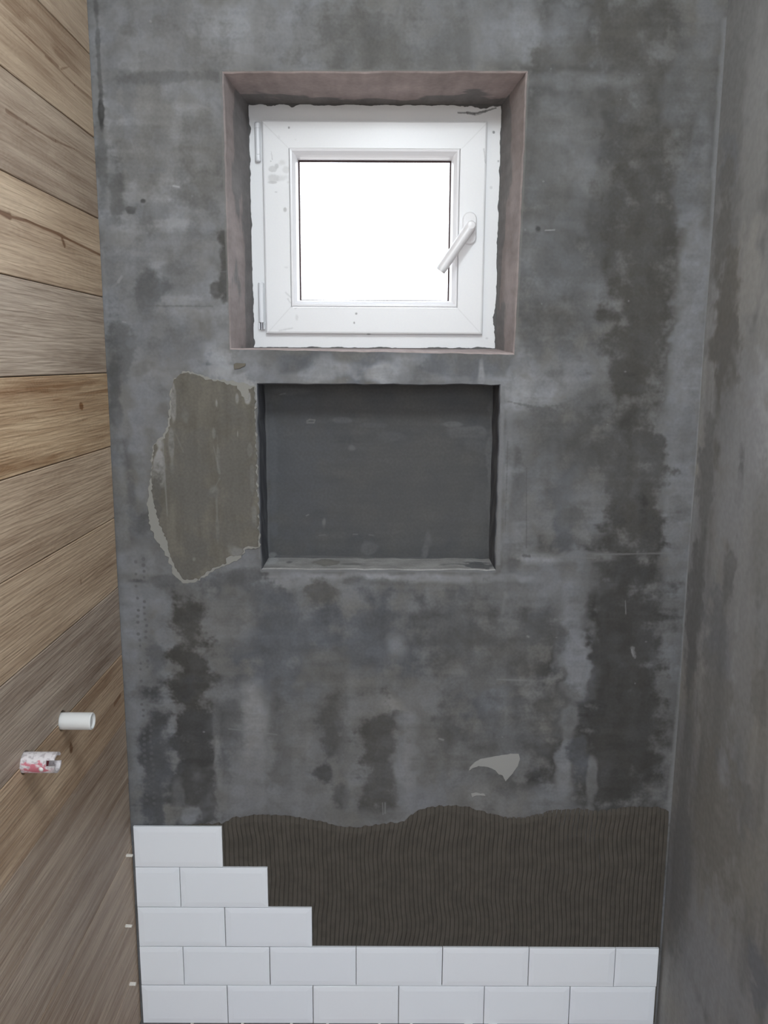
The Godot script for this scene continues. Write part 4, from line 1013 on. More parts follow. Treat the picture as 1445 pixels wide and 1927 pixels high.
func build_niche(wall: Node, xs: PackedFloat32Array, ys: PackedFloat32Array) -> void:
	var st := begin()
	var pts := loop_points(xs, ys, niche_lo, niche_hi)
	var n := pts.size()
	var zb := -0.1
	var lo := Vector2(0.295, 1.098)
	var size := Vector2(420.0 / 810.0, 332.0 / 810.0)
	var uvf := func(p: Vector3) -> Vector2: return Vector2((p.x - lo.x) / size.x, 1.0 - (p.y - lo.y) / size.y)
	var depth := [0.0, -0.003, -0.03, -0.065, zb]
	var rings: Array = []
	for d in depth.size():
		var ring: Array = []
		for p in pts:
			var a := plaster_point(p)
			var f: float = depth[d] / zb
			var c := (niche_lo + niche_hi) * 0.5
			var q := Vector2(a.x, a.y)
			if d > 0:
				if absf(p.x - niche_lo.x) < 1e-5 or absf(p.x - niche_hi.x) < 1e-5: q.x += signf(c.x - q.x) * 0.002
				if absf(p.y - niche_lo.y) < 1e-5 or absf(p.y - niche_hi.y) < 1e-5: q.y += signf(c.y - q.y) * 0.002
			ring.append(Vector3(q.x, q.y, a.z * (1.0 - f) + depth[d]))
		rings.append(ring)
	var sides := begin()
	var ledge := begin()
	for i in n:
		var j := (i + 1) % n
		for d in depth.size() - 1:
			var a: Vector3 = rings[d][i]; var b: Vector3 = rings[d][j]
			var c: Vector3 = rings[d + 1][j]; var e: Vector3 = rings[d + 1][i]
			var mid := (a + c) * 0.5
			var bottom: bool = absf(pts[i].y - niche_lo.y) < 1e-5 and absf(pts[j].y - niche_lo.y) < 1e-5
			var fa := func(p: Vector3) -> Vector2: return Vector2((p.x - 0.295) / 0.515, -p.z / 0.1) if bottom else Vector2(p.y - p.z, p.x + p.z * 0.7)
			quad(ledge if bottom else sides, a, b, c, e, Vector3(0.55 - mid.x, 1.3 - mid.y, 0.05 if d == 0 else 0.0), [fa.call(a), fa.call(b), fa.call(c), fa.call(e)])
	# back of the niche, slightly uneven
	var nx := 24; var ny := 20
	var l := niche_lo + Vector2(0.001, 0.001); var hh := niche_hi - Vector2(0.001, 0.001)
	for jj in ny:
		for ii in nx:
			var v: Array = []; var t: Array = []
			for k in [[0, 0], [1, 0], [1, 1], [0, 1]]:
				var p := Vector2(lerpf(l.x, hh.x, float(ii + k[0]) / nx), lerpf(l.y, hh.y, float(jj + k[1]) / ny))
				var w := Vector3(p.x, p.y, zb + 0.0015 * wobble.get_noise_2d(p.x * 1.5, p.y * 1.5))
				v.append(w); t.append(uvf.call(w))
			quad(st, v[0], v[1], v[2], v[3], Vector3(0, 0, 1), t)
	var o := obj("niche_back", st, mats.niche, wall)
	o.set_meta("label", "dark grey back of the wall niche")
	o = obj("niche_side", sides, mats.niche_side, wall)
	o.set_meta("label", "slate dark inner sides of the wall niche")
	o = obj("niche_ledge", ledge, mats.ledge, wall)
	o.set_meta("label", "pale stained ledge of the wall niche")

func build_tiles(wall: Node) -> void:
	var rng := RandomNumberGenerator.new()
	rng.seed = 77
	var pitch := 0.1015
	var rows := [[0.2, 0.2, 0.2, 0.2, 0.2, 0.2], [0.1, 0.2, 0.2, 0.2, 0.2, 0.2, 0.1], [0.2, 0.2], [0.1, 0.2], [0.2]]
	var cache := {}
	for r in rows.size():
		var x := 0.0
		for c in rows[r].size():
			var w: float = rows[r][c]
			# a cut tile keeps its bevel on three sides only
			var cut := 0 if w > 0.15 else (1 if c == 0 else 2)
			if not cache.has(cut):
				var st := begin()
				var bl := 0.0 if cut == 1 else 0.013
				var br := 0.0 if cut == 2 else 0.013
				var h := 0.1
				var e := 0.0006
				# outer ring, softened arris, bevel, field
				var o := [Vector3(0, 0, 0), Vector3(w, 0, 0), Vector3(w, h, 0), Vector3(0, h, 0)]
				var z1 := 0.0052
				var a := [Vector3(0, 0, z1), Vector3(w, 0, z1), Vector3(w, h, z1), Vector3(0, h, z1)]
				var z2 := 0.0058
				var b := [Vector3(e, e, z2), Vector3(w - e, e, z2), Vector3(w - e, h - e, z2), Vector3(e, h - e, z2)]
				var z3 := 0.0070
				var f := [Vector3(maxf(bl, e), 0.013, z3), Vector3(w - maxf(br, e), 0.013, z3), Vector3(w - maxf(br, e), h - 0.013, z3), Vector3(maxf(bl, e), h - 0.013, z3)]
				for i in 4:
					var j := (i + 1) % 4
					var outw: Vector3 = ((o[i] + o[j]) * 0.5 - Vector3(w / 2, h / 2, 0)).normalized()
					quad(st, o[i], o[j], a[j], a[i], outw)
					quad(st, a[i], a[j], b[j], b[i], outw + Vector3(0, 0, 1))
					quad(st, b[i], b[j], f[j], f[i], outw * 0.2 + Vector3(0, 0, 1))
				quad(st, f[0], f[1], f[2], f[3], Vector3(0, 0, 1))
				quad(st, o[0], o[1], o[2], o[3], Vector3(0, 0, -1))
				cache[cut] = st.commit()
			var t := MeshInstance3D.new()
			t.name = "tile"
			t.mesh = cache[cut]
			t.set_surface_override_material(0, mats.tiles[rng.randi() % 3])
			t.position = Vector3(x + rng.randf_range(-0.0002, 0.0002), r * pitch + rng.randf_range(-0.0002, 0.0002), 0.0035 + rng.randf_range(0.0, 0.0004))
			t.rotation = Vector3(rng.randf_range(-0.003, 0.003), rng.randf_range(-0.002, 0.002), rng.randf_range(-0.001, 0.001))
			wall.add_child(t, true)
			x += w + 0.0015

func build_mortar(wall: Node) -> void:
	# combed tile adhesive: grooves about 1 cm apart, ragged upper edge
	var edge := MORTAR_EDGE
	var top_at := func(x: float) -> float:
		for i in edge.size() - 1:
			if x <= edge[i + 1].x:
				return lerpf(edge[i].y, edge[i + 1].y, clampf((x - edge[i].x) / maxf(1e-5, edge[i + 1].x - edge[i].x), 0.0, 1.0))
		return edge[-1].y
	var nz := FastNoiseLite.new()
	nz.seed = 8; nz.frequency = 3.0; nz.fractal_octaves = 3
	var rag := FastNoiseLite.new()
	rag.seed = 9; rag.frequency = 60.0; rag.fractal_octaves = 3
	var st := begin()
	var pitch := 0.0101
	var prof := [[0.0, 0.0008], [0.10, 0.0008], [0.16, 0.0031], [0.24, 0.0034], [0.60, 0.0036], [0.90, 0.0034], [0.96, 0.0031]]
	var xs: Array = []; var zs: Array = []
	var x := 0.001
	while x < 1.2065:
		for p in prof:
			xs.append(x + p[0] * pitch); zs.append(p[1])
		x += pitch
	var m := 34
	var pt := func(i: int, j: int) -> Vector3:
		var px: float = xs[i]
		var top: float = top_at.call(px) + 0.004 * rag.get_noise_2d(px, 0.0)
		var y := lerpf(0.0005, top, float(j) / m)
		var lean := 0.010 * nz.get_noise_2d(px * 0.5, y * 1.3) + 0.0009 * nz.get_noise_2d(px * 3.0 + 9.0, y * 5.0)
		lean *= clampf((1.2065 - px) * 12.0, 0.0, 1.0) * clampf(px * 12.0, 0.0, 1.0)
		var z: float = zs[i]
		if y < 0.2015 or (y < 0.303 and px < 0.401) or (y < 0.4045 and px < 0.3) or (y < 0.506 and px < 0.199):
			z = minf(z, 0.0030)
		var soft := clampf((top - y) / 0.012, 0.0, 1.0)
		z = lerpf(0.0022, z, soft) + 0.0007 * rag.get_noise_2d(px * 0.6, y * 0.6)
		return Vector3(px + lean, y, maxf(z, 0.0006) if j < m else 0.0002)
	for i in xs.size() - 1:
		for j in m:
			quad(st, pt.call(i, j), pt.call(i + 1, j), pt.call(i + 1, j + 1), pt.call(i, j + 1), Vector3(0, 0, 1))
	var o := obj("adhesive_bed", st, mats.mortar, wall)
	o.set_meta("label", "dark combed tile adhesive with vertical grooves")

func build_patches(wall: Node) -> void:
	var o: MeshInstance3D
	var n := Vector3(0, 0, 1)
	var st := begin()
	slab(st, ragged(PATCH_RIM, 0.004, 0.006, 41, 70.0), Vector3.ZERO, Vector3.RIGHT, Vector3.UP, n, -0.002, 0.0018, 0.0008, 0.0006)
	o = obj("filler_smear", st, mats.rim, wall)
	o.set_meta("label", "pale dried rim of filler around the brown patch")
	st = begin()
	var size := Vector2(220.0 / 800.0, 380.0 / 800.0)
	slab(st, ragged(PATCH_MAIN, 0.004, 0.005, 43, 110.0), Vector3.ZERO, Vector3.RIGHT, Vector3.UP, n, -0.002, 0.0026, 0.0007, 0.0006, Vector2(0.06, 1.06 + size.y), Vector2(size.x, -size.y))
	o = obj("filler_patch", st, mats.patch, wall)
	o.set_meta("label", "olive brown filler patch beside the niche")
	for k in SCARS.size():
		st = begin()
		slab(st, ragged(SCARS[k], 0.004, 0.0009, 50 + k, 120.0), Vector3.ZERO, Vector3.RIGHT, Vector3.UP, n, -0.002, 0.0021, 0.0005, 0.0004)
		o = obj("plaster_flake", st, mats.scar if k < 2 else mats.brown_spot, wall)
		if k == 0: o.set_meta("label", "pale fin-shaped plaster flake")

func build_left_wall() -> void:
	var st := begin()
	box(st, Vector3(-0.18, FLOOR_Y - 0.12, -0.02), Vector3(X_LEFT - 0.0095, CEIL_Y + 0.12, Z_FRONT + 0.15))
	var wall := obj("wall_left", st, mats.grout, self)
	structure(wall, "side wall clad in horizontal wood-look planks")
	var rng := RandomNumberGenerator.new()
	rng.seed = 19
	var holes := [Vector2(0.3469, 0.9127), Vector2(0.5057, 0.9127)]
	var joint := 0.0016
	var rows := 17
	for r in rows:
		var y0 := PLANK_Y0 + r * PLANK_PITCH + joint * 0.5
		var y1 := PLANK_Y0 + (r + 1) * PLANK_PITCH - joint * 0.5
		if y1 > CEIL_Y: y1 = CEIL_Y
		var z := 0.0035 + rng.randf_range(0.0, 0.002)
		var first := true
		while z < Z_FRONT - 0.01:
			var len_z := 0.9 if not first else rng.randf_range(0.70, 0.9)
			var z1 := minf(z + len_z, Z_FRONT)
			st = begin()
			var poly := PackedVector2Array()
			var up: Array = []; var dn: Array = []
			for hc in holes:
				if hc.x > z and hc.x < z1:
					if absf(hc.y - y0) < 0.01: dn.append(hc)
					if absf(hc.y - y1) < 0.01: up.append(hc)
			poly.append(Vector2(z, y0))
			for hc in dn:
				for a in range(0, 13):
					var an := PI - PI * a / 12.0
					poly.append(Vector2(hc.x + 0.0185 * cos(an), maxf(y0, hc.y + 0.0185 * sin(an))))
			poly.append(Vector2(z1, y0))
			poly.append(Vector2(z1, y1))
			up.reverse()
			for hc in up:
				for a in range(0, 13):
					var an := -PI * a / 12.0
					poly.append(Vector2(hc.x + 0.0185 * cos(an), minf(y1, hc.y + 0.0185 * sin(an))))
			poly.append(Vector2(z, y1))
			var out := rng.randf_range(-0.0004, 0.0004)
			slab(st, poly, Vector3(X_LEFT + out, 0, 0), Vector3(0, 0, 1), Vector3.UP, Vector3.RIGHT, -0.0095, 0.0, 0.0014, 0.0011, Vector2(0.0 if first else z, y1), Vector2(0.9, y0 - y1))
			var mi: int = r % mats.planks.size() if first else rng.randi() % mats.planks.size()
			obj("plank", st, mats.planks[mi], wall)
			z = z1 + 0.0014
			first = false

func build_right_wall() -> void:
	var st := begin()
	var ys := steps([FLOOR_Y - 0.12, CEIL_Y + 0.12], 0.04)
	var zs := steps([-0.02, 0.02, Z_FRONT + 0.15], 0.05)
	var w2 := FastNoiseLite.new()
	w2.seed = 14; w2.frequency = 2.0
	var pos := func(z: float, y: float) -> Vector3: return Vector3(X_RIGHT + 0.0018 * w2.get_noise_2d(z, y), y, z)
	var nor := func(z: float, y: float) -> Vector3:
		var e := 0.006
		return Vector3(-1.0, 0.0018 * (w2.get_noise_2d(z, y + e) - w2.get_noise_2d(z, y - e)) / (2 * e), 0.0018 * (w2.get_noise_2d(z + e, y) - w2.get_noise_2d(z - e, y)) / (2 * e)).normalized()
	for j in ys.size() - 1:
		for i in zs.size() - 1:
			var v: Array = []; var n: Array = []; var t: Array = []
			for k in [[0, 0], [1, 0], [1, 1], [0, 1]]:
				var z := zs[i + k[0]]; var y := ys[j + k[1]]
				v.append(pos.call(z, y)); n.append(nor.call(z, y))
				t.append(Vector2(z / (520.0 / 375.0), 1.0 - (y + 0.1) / 2.72))
			tri(st, v[0], v[1], v[2], n[0], n[1], n[2], t[0], t[1], t[2])
			tri(st, v[0], v[2], v[3], n[0], n[2], n[3], t[0], t[2], t[3])
	var lo := Vector3(X_RIGHT, FLOOR_Y - 0.12, -0.02); var hi := Vector3(X_RIGHT + 0.15, CEIL_Y + 0.12, Z_FRONT + 0.15)
	var k9 := Vector2(0.5, 0.5); var kk := [k9, k9, k9, k9]
	quad(st, Vector3(hi.x, lo.y, lo.z), Vector3(hi.x, hi.y, lo.z), hi, Vector3(hi.x, lo.y, hi.z), Vector3(1, 0, 0), kk)
	quad(st, lo, Vector3(hi.x, lo.y, lo.z), Vector3(hi.x, lo.y, hi.z), Vector3(lo.x, lo.y, hi.z), Vector3(0, -1, 0), kk)
	quad(st, Vector3(lo.x, hi.y, lo.z), Vector3(hi.x, hi.y, lo.z), hi, Vector3(lo.x, hi.y, hi.z), Vector3(0, 1, 0), kk)
	quad(st, lo, Vector3(hi.x, lo.y, lo.z), Vector3(hi.x, hi.y, lo.z), Vector3(lo.x, hi.y, lo.z), Vector3(0, 0, -1), kk)
	quad(st, Vector3(lo.x, lo.y, hi.z), Vector3(hi.x, lo.y, hi.z), hi, Vector3(lo.x, hi.y, hi.z), Vector3(0, 0, 1), kk)
	structure(obj("wall_right", st, mats.right, self), "bare grey plaster side wall with vertical streaks")

func build_shell() -> void:
	var st := begin()
	box(st, Vector3(-0.16, FLOOR_Y - 0.12, -0.01), Vector3(X_RIGHT + 0.14, FLOOR_Y, Z_FRONT + 0.14))
	structure(obj("floor", st, mats.floor, self), "unfinished reddish brown floor")
	st = begin()
	box(st, Vector3(-0.16, CEIL_Y, -0.01), Vector3(X_RIGHT + 0.14, CEIL_Y + 0.12, Z_FRONT + 0.14))
	structure(obj("ceiling", st, mats.ceiling, self), "pale plastered ceiling")
	# entrance wall, unseen; its open doorway is added and sized for daylight
	var dx0 := 0.20; var dx1 := 1.02; var dy := 2.30
	st = begin()
	box(st, Vector3(-0.16, FLOOR_Y - 0.1, Z_FRONT), Vector3(dx0, CEIL_Y + 0.1, Z_FRONT + 0.14))
	box(st, Vector3(dx1, FLOOR_Y - 0.1, Z_FRONT), Vector3(X_RIGHT + 0.14, CEIL_Y + 0.1, Z_FRONT + 0.14))
	box(st, Vector3(dx0, dy, Z_FRONT), Vector3(dx1, CEIL_Y + 0.1, Z_FRONT + 0.14))
	structure(obj("wall_front", st, mats.front, self), "plaster wall behind the viewer with a doorway added for daylight")

# ---------------------------------------------------------------- window
func win_uv(p: Vector3) -> Vector2:
	return Vector2((p.x - 0.24) / (640.0 / 1050.0), 1.0 - (p.y - 1.55) / (600.0 / 1050.0))

# one mitred bar of a frame: prof is (inset, z) from outside in, side 0 bottom, 1 right, 2 top, 3 left
func mitred(st: SurfaceTool, lo: Vector2, hi: Vector2, prof: Array, side: int, gap: float) -> void:
	var corner := func(k: int, ins: float) -> Vector2:
		match k % 4:
			0: return Vector2(lo.x + ins, lo.y + ins)
			1: return Vector2(hi.x - ins, lo.y + ins)
			2: return Vector2(hi.x - ins, hi.y - ins)
			_: return Vector2(lo.x + ins, hi.y - ins)
	var inw: Vector2 = [Vector2(0, 1), Vector2(-1, 0), Vector2(0, -1), Vector2(1, 0)][side]
	for i in prof.size() - 1:
		var p: Vector2 = prof[i]; var q: Vector2 = prof[i + 1]
		var a: Vector2 = corner.call(side, p.x); var b: Vector2 = corner.call(side + 1, p.x)
		var c: Vector2 = corner.call(side + 1, q.x); var d: Vector2 = corner.call(side, q.x)
		var along := (b - a).normalized() * gap
		var v := [Vector3(a.x + along.x, a.y + along.y, p.y), Vector3(b.x - along.x, b.y - along.y, p.y), Vector3(c.x - along.x, c.y - along.y, q.y), Vector3(d.x + along.x, d.y + along.y, q.y)]
		var dp := q - p
		var nn := Vector2(-dp.y, dp.x)      # (inward, z)
		if nn.y < 0.0 or (absf(nn.y) < 1e-6 and (p.x + q.x) * 0.5 < 0.02 and nn.x > 0.0): nn = -nn
		quad(st, v[0], v[1], v[2], v[3], Vector3(inw.x * nn.x, inw.y * nn.x, nn.y), [win_uv(v[0]), win_uv(v[1]), win_uv(v[2]), win_uv(v[3])])

func build_window() -> void:
	var w := Node3D.new()
	w.name = "window_1"
	add_child(w)
	w.position = Vector3.ZERO
	structure(w, "small square white plastic window with tilted handle, bright sky behind")
	var F := WIN_Z
	# fixed frame
	var st := begin()
	var fl := frame_lo - Vector2(0.014, 0.014); var fh := frame_hi + Vector2(0.014, 0.014)
	for s in 4:
		mitred(st, fl, fh, [Vector2(0, F - 0.062), Vector2(0, F), Vector2(0.058, F), Vector2(0.060, F - 0.002), Vector2(0.060, F - 0.034), Vector2(0.100, F - 0.034), Vector2(0.100, F - 0.062), Vector2(0, F - 0.062)], s, 0.0)
	obj("frame", st, mats.pvc, w)
	# sash with rounded arris; its bars are welded at the mitres
	var sl := Vector2(0.2960, 1.6052); var sh := Vector2(0.7852, 2.0575)
	var S := F + 0.015
	for s in 4:
		st = begin()
		mitred(st, sl, sh, [Vector2(0.0, F - 0.004), Vector2(0.0, S - 0.0045), Vector2(0.0012, S - 0.0015), Vector2(0.0042, S), Vector2(0.0565, S), Vector2(0.0580, S - 0.0010), Vector2(0.0585, S - 0.03)], s, 0.0)
		obj("sash_bar", st, mats.pvc, w)
	# glazing beads sloping to the pane
	var bl := sl + Vector2(0.0590, 0.0600); var bh := sh - Vector2(0.0590, 0.0575)
	var G := F - 0.030
	for s in 4:
		st = begin()
		mitred(st, bl, bh, [Vector2(0.0, S - 0.03), Vector2(0.0, S - 0.0012), Vector2(0.0015, S - 0.0004), Vector2(0.0050, S - 0.0010), Vector2(0.0120, S - 0.0100), Vector2(0.0145, S - 0.0200), Vector2(0.0150, G)], s, 0.0)
		obj("glazing_bead", st, mats.bead, w)
	# dark gasket and pane
	st = begin()
	var gl := bl + Vector2(0.0148, 0.0148); var gh := bh - Vector2(0.0148, 0.0148)
	for s in 4:
		mitred(st, gl, gh, [Vector2(0, G + 0.0012), Vector2(0.0018, G + 0.0018), Vector2(0.0030, G + 0.0004), Vector2(0.0032, G - 0.006)], s, 0.0)
	obj("gasket", st, mats.gasket, w)
	st = begin()
	box(st, Vector3(gl.x - 0.006, gl.y - 0.006, G - 0.0045), Vector3(gh.x + 0.006, gh.y + 0.006, G - 0.0005))
	obj("glass_pane", st, mats.glass, w)
	# hinges on the left
	var hx := 0.2858
	for k in 2:
		var h := Node3D.new()
		h.name = "hinge"
		w.add_child(h, true)
		var y0 := 1.9735 if k == 0 else 1.630
		var y1 := 2.0560 if k == 0 else 1.7185
		st = begin()
		var r := 0.0064
		var o := Vector3(hx + (0.0005 if k else 0.0), 0, F + 0.0075)
		if k == 0:
			lathe(st, o, Vector3.UP, Vector3(0, 0, 1), [Vector2(y0 + 0.014, 0.0), Vector2(y0 + 0.014, r * 0.94), Vector2(y1 - 0.014, r * 0.94), Vector2(y1 - 0.014, 0.0)], 24)
			obj("hinge_barrel", st, mats.pvc_plain, h)
			st = begin()
			lathe(st, o, Vector3.UP, Vector3(0, 0, 1), [Vector2(y1 - 0.0136, 0.0), Vector2(y1 - 0.0136, r), Vector2(y1 - 0.004, r), Vector2(y1 - 0.0012, r * 0.72), Vector2(y1, 0.0)], 24)
			obj("hinge_cap", st, mats.pvc_plain, h)
			st = begin()
			lathe(st, o, Vector3.UP, Vector3(0, 0, 1), [Vector2(y0, 0.0), Vector2(y0, r * 0.7), Vector2(y0 + 0.002, r), Vector2(y0 + 0.0136, r), Vector2(y0 + 0.0136, 0.0)], 24)
			obj("hinge_cap", st, mats.pvc_plain, h)
		else:
			lathe(st, o, Vector3.UP, Vector3(0, 0, 1), [Vector2(y0, 0.0), Vector2(y0, r), Vector2(y1 - 0.003, r), Vector2(y1 - 0.0008, r * 0.75), Vector2(y1, 0.0)], 24)
			obj("hinge_barrel", st, mats.pvc_plain, h)
			st = begin()
			lathe(st, o, Vector3.UP, Vector3(0, 0, 1), [Vector2(y0 - 0.016, 0.0), Vector2(y0 - 0.016, 0.0028), Vector2(y0, 0.0028)], 16)
			obj("hinge_pin", st, mats.steel, h)
			st = begin()
			for sx in [-1.0, 1.0]:
				box(st, Vector3(o.x + sx * 0.0052 - 0.0014, y0 - 0.0155, F - 0.001), Vector3(o.x + sx * 0.0052 + 0.0014, y0 - 0.0015, F + 0.010), 0.0004)
			obj("hinge_bracket", st, mats.pvc_plain, h)
	# handle
	var hd := Node3D.new()
	hd.name = "handle"
	hd.set_meta("label", "white lever handle turned diagonally down to the left")
	w.add_child(hd)
	st = begin()
	var stad := PackedVector2Array()
	var rc := Vector2(0.7505, 1.8337)
	var rr := 0.0155; var hl := 0.0345 - 0.0155
	for a in 17: stad.append(rc + Vector2(rr * cos(PI * a / 16.0), hl + rr * sin(PI * a / 16.0)))
	for a in 17: stad.append(rc + Vector2(-rr * cos(PI * a / 16.0), -hl - rr * sin(PI * a / 16.0)))
	slab(st, stad, Vector3.ZERO, Vector3.RIGHT, Vector3.UP, Vector3(0, 0, 1), S - 0.001, S + 0.0095, 0.0022, 0.0022)
	obj("handle_rosette", st, mats.handle, hd)
	st = begin()
	var pivot := Vector3(0.7505, 1.8345, S + 0.009)
	lathe(st, pivot, Vector3(0, 0, 1), Vector3.UP, [Vector2(-0.001, 0.0118), Vector2(0.014, 0.0112), Vector2(0.030, 0.0108), Vector2(0.0355, 0.0098), Vector2(0.038, 0.0075), Vector2(0.0388, 0.0)], 28)
	obj("handle_neck", st, mats.handle, hd)
	# lever: rounded rectangular section swept from the neck to its free end
	st = begin()
	var a0 := pivot + Vector3(0.0, 0.0, 0.0285)
	var a1 := Vector3(0.6850, 1.7385, pivot.z + 0.0345)
	var dirv := (a1 - a0).normalized()
	var side := dirv.cross(Vector3(0, 0, 1)).normalized()
	var rings: Array = []
	var m := 22; var sg := 20
	for i in m + 1:
		var t := float(i) / m
		var c := a0.lerp(a1, t) + Vector3(0, 0, 0.004 * sin(PI * t))
		var hw := lerpf(0.0118, 0.0112, smoothstep(0.0, 0.5, t))
		var th := lerpf(0.0085, 0.0068, t)
		if t > 0.93:
			var e := (t - 0.93) / 0.07
			hw *= sqrt(maxf(0.0, 1.0 - e * e * 0.15)); th *= sqrt(maxf(0.0, 1.0 - e * e * 0.75))
		var ring: Array = []
		for k in sg:
			var an := TAU * k / sg
			var cx := signf(cos(an)) * pow(absf(cos(an)), 0.55)
			var cz := signf(sin(an)) * pow(absf(sin(an)), 0.55)
			ring.append(c + side * hw * cx + Vector3(0, 0, th * cz))
		rings.append(ring)
	for i in m:
		for k in sg:
			var k2 := (k + 1) % sg
			var cen := a0.lerp(a1, (i + 0.5) / m)
			var fa: Vector3 = rings[i][k]; var fb: Vector3 = rings[i][k2]
			var fc: Vector3 = rings[i + 1][k2]; var fd: Vector3 = rings[i + 1][k]
			var c0: Vector3 = a0.lerp(a1, float(i) / m) + Vector3(0, 0, 0.004 * sin(PI * i / m)); var c1: Vector3 = a0.lerp(a1, float(i + 1) / m) + Vector3(0, 0, 0.004 * sin(PI * (i + 1) / m))
			tri(st, fa, fb, fc, (fa - c0).normalized(), (fb - c0).normalized(), (fc - c1).normalized())
			tri(st, fa, fc, fd, (fa - c0).normalized(), (fc - c1).normalized(), (fd - c1).normalized())
	for k in sg:
		tri(st, a1, rings[m][k], rings[m][(k + 1) % sg], dirv, dirv, dirv)
	obj("handle_lever", st, mats.handle, hd)

# ---------------------------------------------------------------- things
func build_pipes() -> void:
	var ax := Vector3.RIGHT
	# white stub
	var t := Node3D.new()
	t.name = "pipe_stub"
	add_child(t)
	t.position = Vector3(X_LEFT - 0.009, 0.9120, 0.3469)
	tag(t, "white plastic pipe stub standing out of the plank wall", "pipe", "pipe stubs in the plank wall")
	var st := begin()
	var L := 0.0625; var R := 0.0152
	lathe(st, Vector3.ZERO, ax, Vector3.UP, [Vector2(0.0, R - 0.0005), Vector2(0.012, R), Vector2(L - 0.0015, R), Vector2(L, R - 0.0010), Vector2(L, R - 0.0022), Vector2(L - 0.001, R - 0.0030), Vector2(0.02, R - 0.0030), Vector2(0.02, 0.0)], 40)
	obj("pipe", st, mats.pipe_white, t)
	st = begin()
	lathe(st, Vector3.ZERO, ax, Vector3.UP, [Vector2(L - 0.010, 0.0), Vector2(L - 0.010, R - 0.0034), Vector2(L - 0.004, R - 0.0036), Vector2(L - 0.004, 0.0)].duplicate(), 32)
	obj("plug", st, mats.pipe_white, t)
	# pink plug with paint, slotted at its end
	t = Node3D.new()
	t.name = "pipe_stub"
	add_child(t, true)
	t.position = Vector3(X_LEFT - 0.009, 0.9135, 0.5057)
	tag(t, "paint-spattered pink and white pipe stub with slotted end, on plank wall", "pipe", "pipe stubs in the plank wall")
	st = begin()
	L = 0.061; R = 0.0164
	# tube wall with two slots cut from the free end
	var seg := 48
	var slots := [[7, 12], [34, 40]]      # segments taken away over the last stretch
	var cut := 0.013
	for j in seg:
		var a0 := TAU * j / seg; var a1 := TAU * (j + 1) / seg
		var d0 := Vector3(0, cos(a0), sin(a0)); var d1 := Vector3(0, cos(a1), sin(a1))
		var in_slot := func(q: int) -> bool:
			for s in slots:
				if posmod(q, seg) >= s[0] and posmod(q, seg) < s[1]: return true
			return false
		var e := L - (cut if in_slot.call(j) else 0.0)
		var uva := Vector2(float(j) / seg, 0); var uvb := Vector2(float(j + 1) / seg, 0)
		for part in 2:
			var rad := R if part == 0 else R - 0.0034
			var s0 := 0.0 if part == 0 else 0.015
			var sg2 := 1.0 if part == 0 else -1.0
			var n0 := d0 * sg2; var n1 := d1 * sg2
			tri(st, d0 * rad + ax * s0, d1 * rad + ax * s0, d1 * rad + ax * e, n0, n1, n1, uva + Vector2(0, s0 / L), uvb + Vector2(0, s0 / L), uvb + Vector2(0, e / L))
			tri(st, d0 * rad + ax * s0, d1 * rad + ax * e, d0 * rad + ax * e, n0, n1, n0, uva + Vector2(0, s0 / L), uvb + Vector2(0, e / L), uva + Vector2(0, e / L))
		quad(st, d0 * R + ax * e, d1 * R + ax * e, d1 * (R - 0.0034) + ax * e, d0 * (R - 0.0034) + ax * e, ax, [uva, uvb, uvb, uva])
		if in_slot.call(j) and not in_slot.call(j - 1):
			quad(st, d0 * R + ax * e, d0 * R + ax * L, d0 * (R - 0.0034) + ax * L, d0 * (R - 0.0034) + ax * e, d1 - d0, [uva, uva, uva, uva])
		if in_slot.call(j) and not in_slot.call(j + 1):
			quad(st, d1 * R + ax * e, d1 * R + ax * L, d1 * (R - 0.0034) + ax * L, d1 * (R - 0.0034) + ax * e, d0 - d1, [uvb, uvb, uvb, uvb])
	obj("pipe", st, mats.pipe_pink, t)
	st = begin()
	lathe(st, Vector3.ZERO, ax, Vector3.UP, [Vector2(0.02, 0.0), Vector2(0.02, R - 0.0036), Vector2(L - 0.019, R - 0.0036), Vector2(L - 0.019, 0.0)], 32)
	obj("plug", st, mats.pipe_red, t)
	# drip of white filler by the slot
	st = begin()
	for i in 6:
		for j in 10:
			var v: Array = []; var nn: Array = []
			for k in [[0, 0], [1, 0], [1, 1], [0, 1]]:
				var th: float = PI * (i + k[0]) / 6.0; var ph: float = TAU * (j + k[1]) / 10.0
				var dd := Vector3(sin(th) * cos(ph), cos(th), sin(th) * sin(ph))
				var an := deg_to_rad(104.0)
				v.append(Vector3(L - 0.0205, cos(an) * R, sin(an) * R) + dd * Vector3(0.0040, 0.0040, 0.0018)); nn.append(dd)
			tri(st, v[0], v[1], v[2], nn[0], nn[1], nn[2])
			tri(st, v[0], v[2], v[3], nn[0], nn[2], nn[3])
	obj("filler_blob", st, mats.pipe_white, t)

